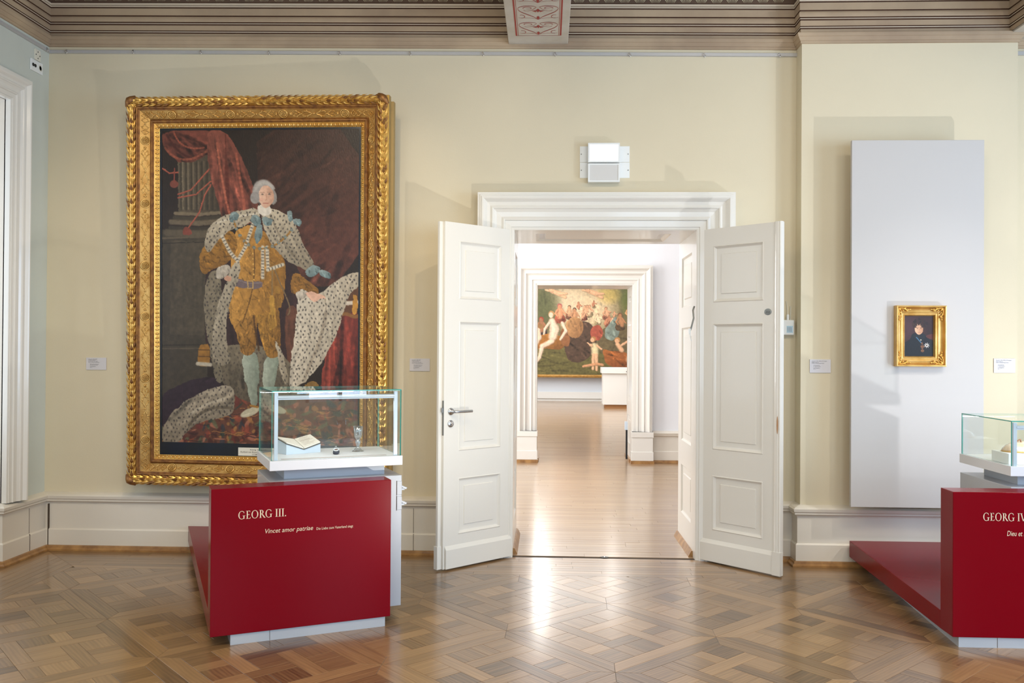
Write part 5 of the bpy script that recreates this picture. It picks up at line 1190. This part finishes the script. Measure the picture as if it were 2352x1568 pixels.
# book on its cradle
a = atZ(659, 1044, .9575); b = atZ(736, 1038, .9575); ux = (b-a); BW_ = ux.length; ux.normalize(); uy = Vector((-ux.y, ux.x, 0))
B = lambda s, p, z: a+ux*s+uy*p+Vector((0, 0, z))
DP = .135
def strip(mb, pts_f, pts_b, th, m=0):
    """a folded slab: lower line then offset by th"""
    for i in range(len(pts_f)-1):
        f0, f1, k0, k1 = pts_f[i], pts_f[i+1], pts_b[i], pts_b[i+1]; up = Vector((0, 0, th)); mb.hexa([f0, f1, k1, k0], [f0+up, f1+up, k1+up, k0+up], m)
t = thing('book_cradle', 'pale blue V-shaped book cradle in the left vitrine', 'book stand', tuple(a))
mb = MB(); fz = [.062, .022, .052]; bz = [.084, .064, .086]; ss = [-.004, BW_*.50, BW_]
for i in range(2): mb.hexa([B(ss[i], 0, 0), B(ss[i+1], 0, 0), B(ss[i+1], DP, 0), B(ss[i], DP, 0)], [B(ss[i], 0, fz[i]), B(ss[i+1], 0, fz[i+1]), B(ss[i+1], DP, bz[i+1]), B(ss[i], DP, bz[i])])
mb.build('cradle', 'cradle', t)
t = thing('open_book', 'open handwritten book lying on the pale blue cradle in the left vitrine', 'book', tuple(B(BW_/2, DP/2, .05)))
s3 = [-.010, BW_*.50, BW_+.004]; mb = MB(); strip(mb, [B(s3[0], -.004, fz[0]+.003), B(s3[1], -.004, fz[1]+.0015), B(s3[2], -.004, fz[2]+.003)], [B(s3[0], DP+.006, bz[0]+.004), B(s3[1], DP+.006, bz[1]+.002), B(s3[2], DP+.006, bz[2]+.004)], .003); mb.build('cover', 'cover', t)
for (sa, sb, i, j) in ((-.004, BW_*.49, 0, 1), (BW_*.51, BW_-.002, 1, 2)):
    mb = MB(); n = 6; prev = None; F_, K_ = [], []
    for q in range(n+1):
        u = q/n; s = sa+(sb-sa)*u; zf = fz[i]+(fz[j]-fz[i])*u+.0065; zb = bz[i]+(bz[j]-bz[i])*u+.0072; F_.append(B(s, 0, zf)); K_.append(B(s, DP, zb))
    strip(mb, F_, K_, .006+.0); mb.build('page_block', 'pages', t)
    mb = MB()
    if i == 1:
        for q in range(8):
            v = .90-.10*q; L0, L1 = (.22, .78) if q == 0 else (.12, .55+.35*random.random())
            pt = lambda u: F_[0].lerp(F_[-1], u).lerp(K_[0].lerp(K_[-1], u), v)+Vector((0, 0, .0068))
            p_, q_ = pt(L0), pt(L1); dv = (K_[0]-F_[0]).normalized()*(.0016 if q != 3 else .0035); mb.quad(p_, q_, q_+dv, p_+dv)
        mb.build('handwriting', 'bronze', t)
# ring-shaped medal on dark stand
c = atZ(772, 1043, .9575); t = thing('medallion', 'small dark round medallion with a white rim between book and goblet', 'medal', tuple(c))
mb = MB(); mb.lathe([(0, 0), (.019, 0), (.020, .006), (.018, .016), (.014, .019), (0, .019)], 22, 0, lambda p: c+Vector((p.x, p.y, p.z+max(0, p.y+.02)*.35))); st_ = mb.build('stand', 'medblack', t)
mb = MB(); mb.tube([(c.x+.0145*math.cos(q), c.y+.0145*math.sin(q), c.z+.0215+(.0145*math.sin(q)+.02)*.35) for q in np.linspace(0, 2*PI, 25)[:-1]], .0032, 8, closed=True); mb.build('white_rim', 'traym', t)
mb = MB(); mb.lathe([(0, .021), (.008, .0205), (.011, .019)], 16, 0, lambda p: c+Vector((p.x, p.y, p.z+max(0, p.y+.02)*.35))); mb.build('centre', 'bronze', t)
mb = MB(); mb.tube([c+Vector((-.006+.005*math.cos(q), .018, .040+.006*math.sin(q))) for q in np.linspace(0, 2*PI, 13)[:-1]], .0012, 6, closed=True); mb.build('loop', 'silver', t)
# goblet
c = atZ(822, 1036, .9575); t = thing('glass_goblet', 'engraved clear glass goblet at the right end of the left vitrine', 'goblet', tuple(c))
def fac(p, n=8):
    a = math.atan2(p.y, p.x); k = 1-.05*abs(math.sin(a*n/2)); return Vector((p.x*k, p.y*k, p.z))
mb = MB(); mb.lathe([(0, 0), (.038, 0), (.039, .002), (.036, .004), (.024, .008), (.021, .016), (.011, .024), (.009, .034), (.0135, .046), (.0185, .058), (.0165, .066), (.011, .070), (.012, .074), (.014, .078)], 24, 0, lambda p: c+fac(p)); mb.build('stem_and_foot', 'goblet', t)
mb = MB(); mb.lathe([(.004, .078), (.014, .078), (.022, .086), (.0265, .100), (.028, .120), (.030, .156), (.0285, .156), (.0265, .120), (.0245, .102), (.018, .089), (.0, .084)], 24, 0, lambda p: c+fac(p)); bw_ = mb.build('bowl', 'goblet', t)
mb = MB()
for k in range(5):
    for q in range(7):
        an = -PI/2+(-.5+q*.17)+(.08 if k % 2 else 0); z = .104+k*.0095; R0 = .0285+.0005*k
        mb.ell(c+Vector((R0*math.cos(an), R0*math.sin(an), z)), Vector((-math.sin(an), math.cos(an), 0))*.0018, Vector((0, 0, .0026)), Vector((math.cos(an), math.sin(an), 0))*.0006, 5, 3)
o = mb.build('engraving', 'dsteel', bw_); o['kind'] = 'stuff'
# right vitrine: block and shell box
c = g2(.66, .42, .9575); t = thing('white_block', 'low white block inside the right vitrine', 'plinth', tuple(c))
e0 = atZ(2323, 1068, .9575); x0_ = e0.x; mb = MB(); mb.box(x0_, x0_+.36, e0.y+.03, e0.y+.22, .9578, 1.02); mb.build('block', 'plastic', t, bevel=.002)
c = Vector((x0_+.135, e0.y+.12, 1.0205)); t = thing('shell_box', 'domed pearly shell box with gilt rim on the white block in the right vitrine', 'box', tuple(c))
mb = MB(); mb.lathe([(.118-.0, 0), (.124, .004), (.118, .020), (.10, .038), (.07, .052), (.035, .060), (0, .062)], 32, 0, lambda p: c+Vector((p.x*(1+.015*math.cos(16*math.atan2(p.y, p.x))), p.y*.62*(1+.015*math.cos(16*math.atan2(p.y, p.x))), p.z))); mb.build('shell_lid', 'shell', t)
mb = MB(); mb.tube([c+Vector((.123*math.cos(q), .077*math.sin(q), .004)) for q in np.linspace(0, 2*PI, 41)[:-1]], .004, 8, closed=True); mb.build('rim', 'gold_m', t)
mb = MB(); mb.tube([c+Vector((-.052+.06*q+.006*math.sin(q*9), -.02, .062+.012*math.sin(q*7))) for q in np.linspace(0, 1, 16)], .0035, 6); mb.build('curled_finial', 'bronze', t)

# ================================================================== DISTANT ROOM OBJECTS
DY = 20.12
root = thing('framed_painting', 'large bright mythological canvas with gilt lower frame in the far room', 'painting', (1.2, DY, .73))
X0, X1, Z0_, Z1_ = -.75, 3.1, .81, 3.85
mb = MB()
for a, b, c_, d in ((X0-.08, X1+.08, Z0_-.085, Z0_), (X0-.08, X1+.08, Z1_, Z1_+.085)): mb.box(a, b, DY-.07, DY+.17, c_, d); mb.box(a, b, DY-.09, DY-.05, (c_+d)/2-.012, (c_+d)/2+.018)
mb.box(X0-.08, X0, DY-.07, DY+.17, Z0_, Z1_); mb.box(X1, X1+.08, DY-.07, DY+.17, Z0_, Z1_); mb.build('gilt_frame', 'gold_m', root, bevel=.01)
q0, q1 = proj((X0, DY, Z1_)), proj((X1, DY, Z0_))
P = Paint(420, 330, q0[0], q1[0], q0[1], q1[1], (104, 96, 66)); P.c *= (1+.12*P.noise(9)[..., None])
for x, y, rx, ry, c, a_ in ((1345, 705, 66, 56, (214, 192, 156), .9), (1300, 688, 38, 30, (206, 188, 158), .7), (1428, 655, 44, 34, (96, 96, 70), .95), (1452, 690, 26, 34, (92, 104, 52), .9), (1398, 676, 24, 20, (214, 184, 100), .6), (1248, 705, 36, 46, (84, 88, 56), .9), (1260, 650, 30, 14, (76, 90, 96), .8)): P.dot(x, y, rx, ry, c, a_, 0, .8)
m = P.poly([(1180, 796), (1300, 800), (1500, 800), (1500, 880), (1180, 880)], (92, 86, 48), sm=0); P.strokes(m, 90, .0, 40, 4, .4, .2, .3, 41)
m = P.poly([(1292, 745), (1330, 735), (1366, 745), (1372, 800), (1340, 835), (1300, 830)], (74, 56, 44)); P.strokes(m, 40, .6, 26, 5, .4)
m = P.poly([(1368, 770), (1400, 745), (1480, 750), (1480, 812), (1380, 820)], (96, 84, 58)); P.strokes(m, 30, .2, 26, 5, .4)
allm = np.ones(P.X.shape); P.strokes(allm, 260, lambda x, y: math.atan2(y-700, x-1340)+1.4, 22, 5, .22, .5, .5, 42, .5)
FL, FP, OR = (204, 160, 124), (216, 188, 164), (178, 116, 48)
def limb(pts, wd, col):
    P.line([(x+1.2, y+1.4) for x, y in pts], wd, tuple(v*.55 for v in col), .55); P.line(pts, wd, col); P.line([(x-.8, y-.8) for x, y in pts], [q*.4 for q in (wd if isinstance(wd, list) else [wd]*len(pts))], tuple(min(255, v*1.12) for v in col), .6)
def fig(x, y, s_, col, hair=(92, 64, 44), lean=0, arm=1, drape=None):
    """a small generic figure: head, trunk, arms, legs"""
    if drape: m = P.poly([(x-9*s_, y+16*s_), (x+8*s_, y+13*s_), (x+15*s_, y+34*s_), (x-12*s_, y+36*s_)], drape, (tuple(v*.5 for v in drape), .5, .5)); P.strokes(m, 10, 1.0, 14*s_, 3*s_, .4)
    limb([(x, y+6*s_), (x+lean*5*s_, y+14*s_), (x+lean*9*s_, y+22*s_)], [10*s_, 12*s_, 9*s_], col); limb([(x-5*s_, y+7*s_), (x-(9-arm)*s_, y+15*s_), (x-(4-arm*3)*s_, y+21*s_)], [4*s_, 3.6*s_, 2.6*s_], col); limb([(x+5*s_, y+7*s_), (x+(10+arm)*s_, y+(14-arm*4)*s_), (x+(13+arm*2)*s_, y+(18-arm*9)*s_)], [4*s_, 3.6*s_, 2.6*s_], col)
    P.dot(x, y-1*s_, 5*s_, 5.4*s_, hair); P.dot(x-.4*s_, y+.4*s_, 3.6*s_, 4.4*s_, col)
fig(1244, 735, 1.1, (150, 104, 74), (150, 56, 42), 0, 0, (64, 52, 60)); fig(1286, 704, 1.1, (196, 134, 98), (160, 80, 80), 0, 0, (186, 96, 70)); fig(1308, 706, .8, (190, 146, 110), drape=(140, 92, 70)); fig(1320, 712, .9, (176, 128, 92), (84, 66, 54), 0, 0)
m = P.poly([(1300, 738), (1318, 728), (1336, 732), (1342, 755), (1332, 776), (1312, 778), (1300, 762)], (188, 142, 94), ((130, 92, 58), .7, .4)); P.strokes(m, 16, 1.4, 24, 4, .25)
P.poly([(1228, 776), (1258, 766), (1290, 772), (1304, 790), (1286, 806), (1250, 800), (1236, 806)], OR, ((110, 72, 36), .6, .5)); P.poly([(1288, 750), (1312, 776), (1306, 800), (1288, 790)], (126, 82, 50))
limb([(1268, 738), (1274, 756), (1270, 774)], [14, 19, 18], FP); limb([(1292, 742), (1300, 760), (1288, 780)], [7, 6.5, 5], FP); limb([(1262, 742), (1252, 756), (1250, 768)], [6, 5, 4], FP); limb([(1268, 784), (1246, 796), (1240, 822), (1232, 834)], [11, 10, 7, 6], FP); P.dot(1267, 722, 7, 8, (170, 130, 84)); P.dot(1266, 724, 5, 6.4, FP)
limb([(1236, 756), (1238, 775), (1232, 790)], [9, 12, 9], FP); P.dot(1242, 750, 6, 6, (140, 104, 64))
for x, y, q in ((1268, 668, 1), (1352, 668, .95)): limb([(x, y), (x+16, y+6), (x+30, y+14)], [10, 10, 7], FL); limb([(x, y), (x-14, y-2)], [5, 4], FL); limb([(x+18, y+6), (x+34, y+6)], [7, 4], FL); P.dot(x-3, y-5, 5.4, 5.4, (156, 108, 70)); P.dot(x-3, y-3.6, 4, 4.2, FL)
rr = np.random.RandomState(8)
for k in range(15): fig(1326+rr.rand()*86, 692+rr.rand()*42, .45+rr.rand()*.35, [(214, 178, 142), (198, 150, 116), (220, 196, 160), (180, 122, 92)][rr.randint(4)], (150, 110, 80), rr.randn()*.6, rr.randint(2), [None, (184, 120, 92), (196, 176, 130), (150, 84, 66)][rr.randint(4)])
m = P.poly([(1356, 752), (1376, 744), (1386, 760), (1380, 782), (1358, 780)], (156, 76, 58)); P.strokes(m, 10, 1, 14, 3, .3)
m = P.poly([(1388, 775), (1390, 756), (1402, 740), (1414, 726), (1424, 740), (1422, 770), (1408, 784)], (132, 146, 134), ((104, 116, 108), .5, .5)); P.strokes(m, 20, .8, 16, 5, .3)
fig(1424, 724, 1.0, (166, 118, 82), (110, 76, 52), .5, 0, (112, 88, 62)); fig(1444, 706, .9, (196, 150, 106), (120, 84, 52), 0, 1)
limb([(1366, 796), (1367, 812)], [16, 15], (196, 182, 142)); limb([(1364, 816), (1362, 848)], [8, 5], FL); limb([(1370, 816), (1371, 850)], [8, 5.4], FL); limb([(1372, 794), (1382, 802)], [5, 4], FL); limb([(1360, 794), (1350, 788)], [5, 3], FL); P.dot(1363, 779, 6.4, 6.4, (160, 114, 70)); P.dot(1361, 781, 4.6, 5, FL)
m = P.poly([(1382, 800), (1400, 806), (1430, 806), (1456, 822), (1470, 842), (1420, 846), (1392, 838)], (164, 98, 48), ((112, 62, 34), .3, .6)); P.strokes(m, 24, .3, 30, 4, .35)
limb([(1452, 784), (1456, 806), (1446, 826)], [16, 20, 16], FL); limb([(1418, 790), (1428, 804)], [9, 10], FL); limb([(1428, 792), (1444, 782)], [5, 4], FL); P.dot(1418, 781, 6.5, 6.5, (170, 124, 76)); P.dot(1417, 783, 4.8, 5, FL); P.dot(1447, 772, 6, 7, (66, 48, 38)); limb([(1340, 842), (1372, 836), (1384, 838)], [5, 6, 6], (188, 138, 100))
P.finish(.8, 0, .05)
P.c = P.c*1.1+6
P.mesh('canvas', lambda u, v: (X0+(X1-X0)*u, DY-.02, Z1_-(Z1_-Z0_)*v), 'canvas2', root)
t = thing('white_cabinet', 'white box cabinet with overhanging top in front of the far mythological canvas', 'cabinet', (2.0, 17, 0))
mb = MB(); mb.box(1.54, 2.9, 17, 17.6, .10, .945); mb.build('body', 'plastic', t, bevel=.004)
mb = MB(); mb.box(1.50, 2.94, 16.95, 17.65, .945, 1.10); mb.build('top', 'plastic', t, bevel=.004)
mb = MB(); mb.box(1.60, 2.84, 17.05, 17.55, 0, .10); mb.build('recessed_base', 'bare', t)
mb = MB(); mb.box(2.15, 2.22, 16.944, 16.951, .985, 1.01); mb.build('small_grip', 'dsteel', t)
t = thing('door_holder', 'slim dark door holder with pale clip beside the inner doorway jamb', 'door stop', (1.165, FY+.2, 0))
mb = MB(); mb.box(1.150, 1.176, FY+.19, FY+.22, .02, .47); mb.build('post', 'black', t, bevel=.002); mb = MB(); mb.box(1.135, 1.175, FY+.18, FY+.23, .44, .56); mb.build('clip', 'cradle', t, bevel=.004)
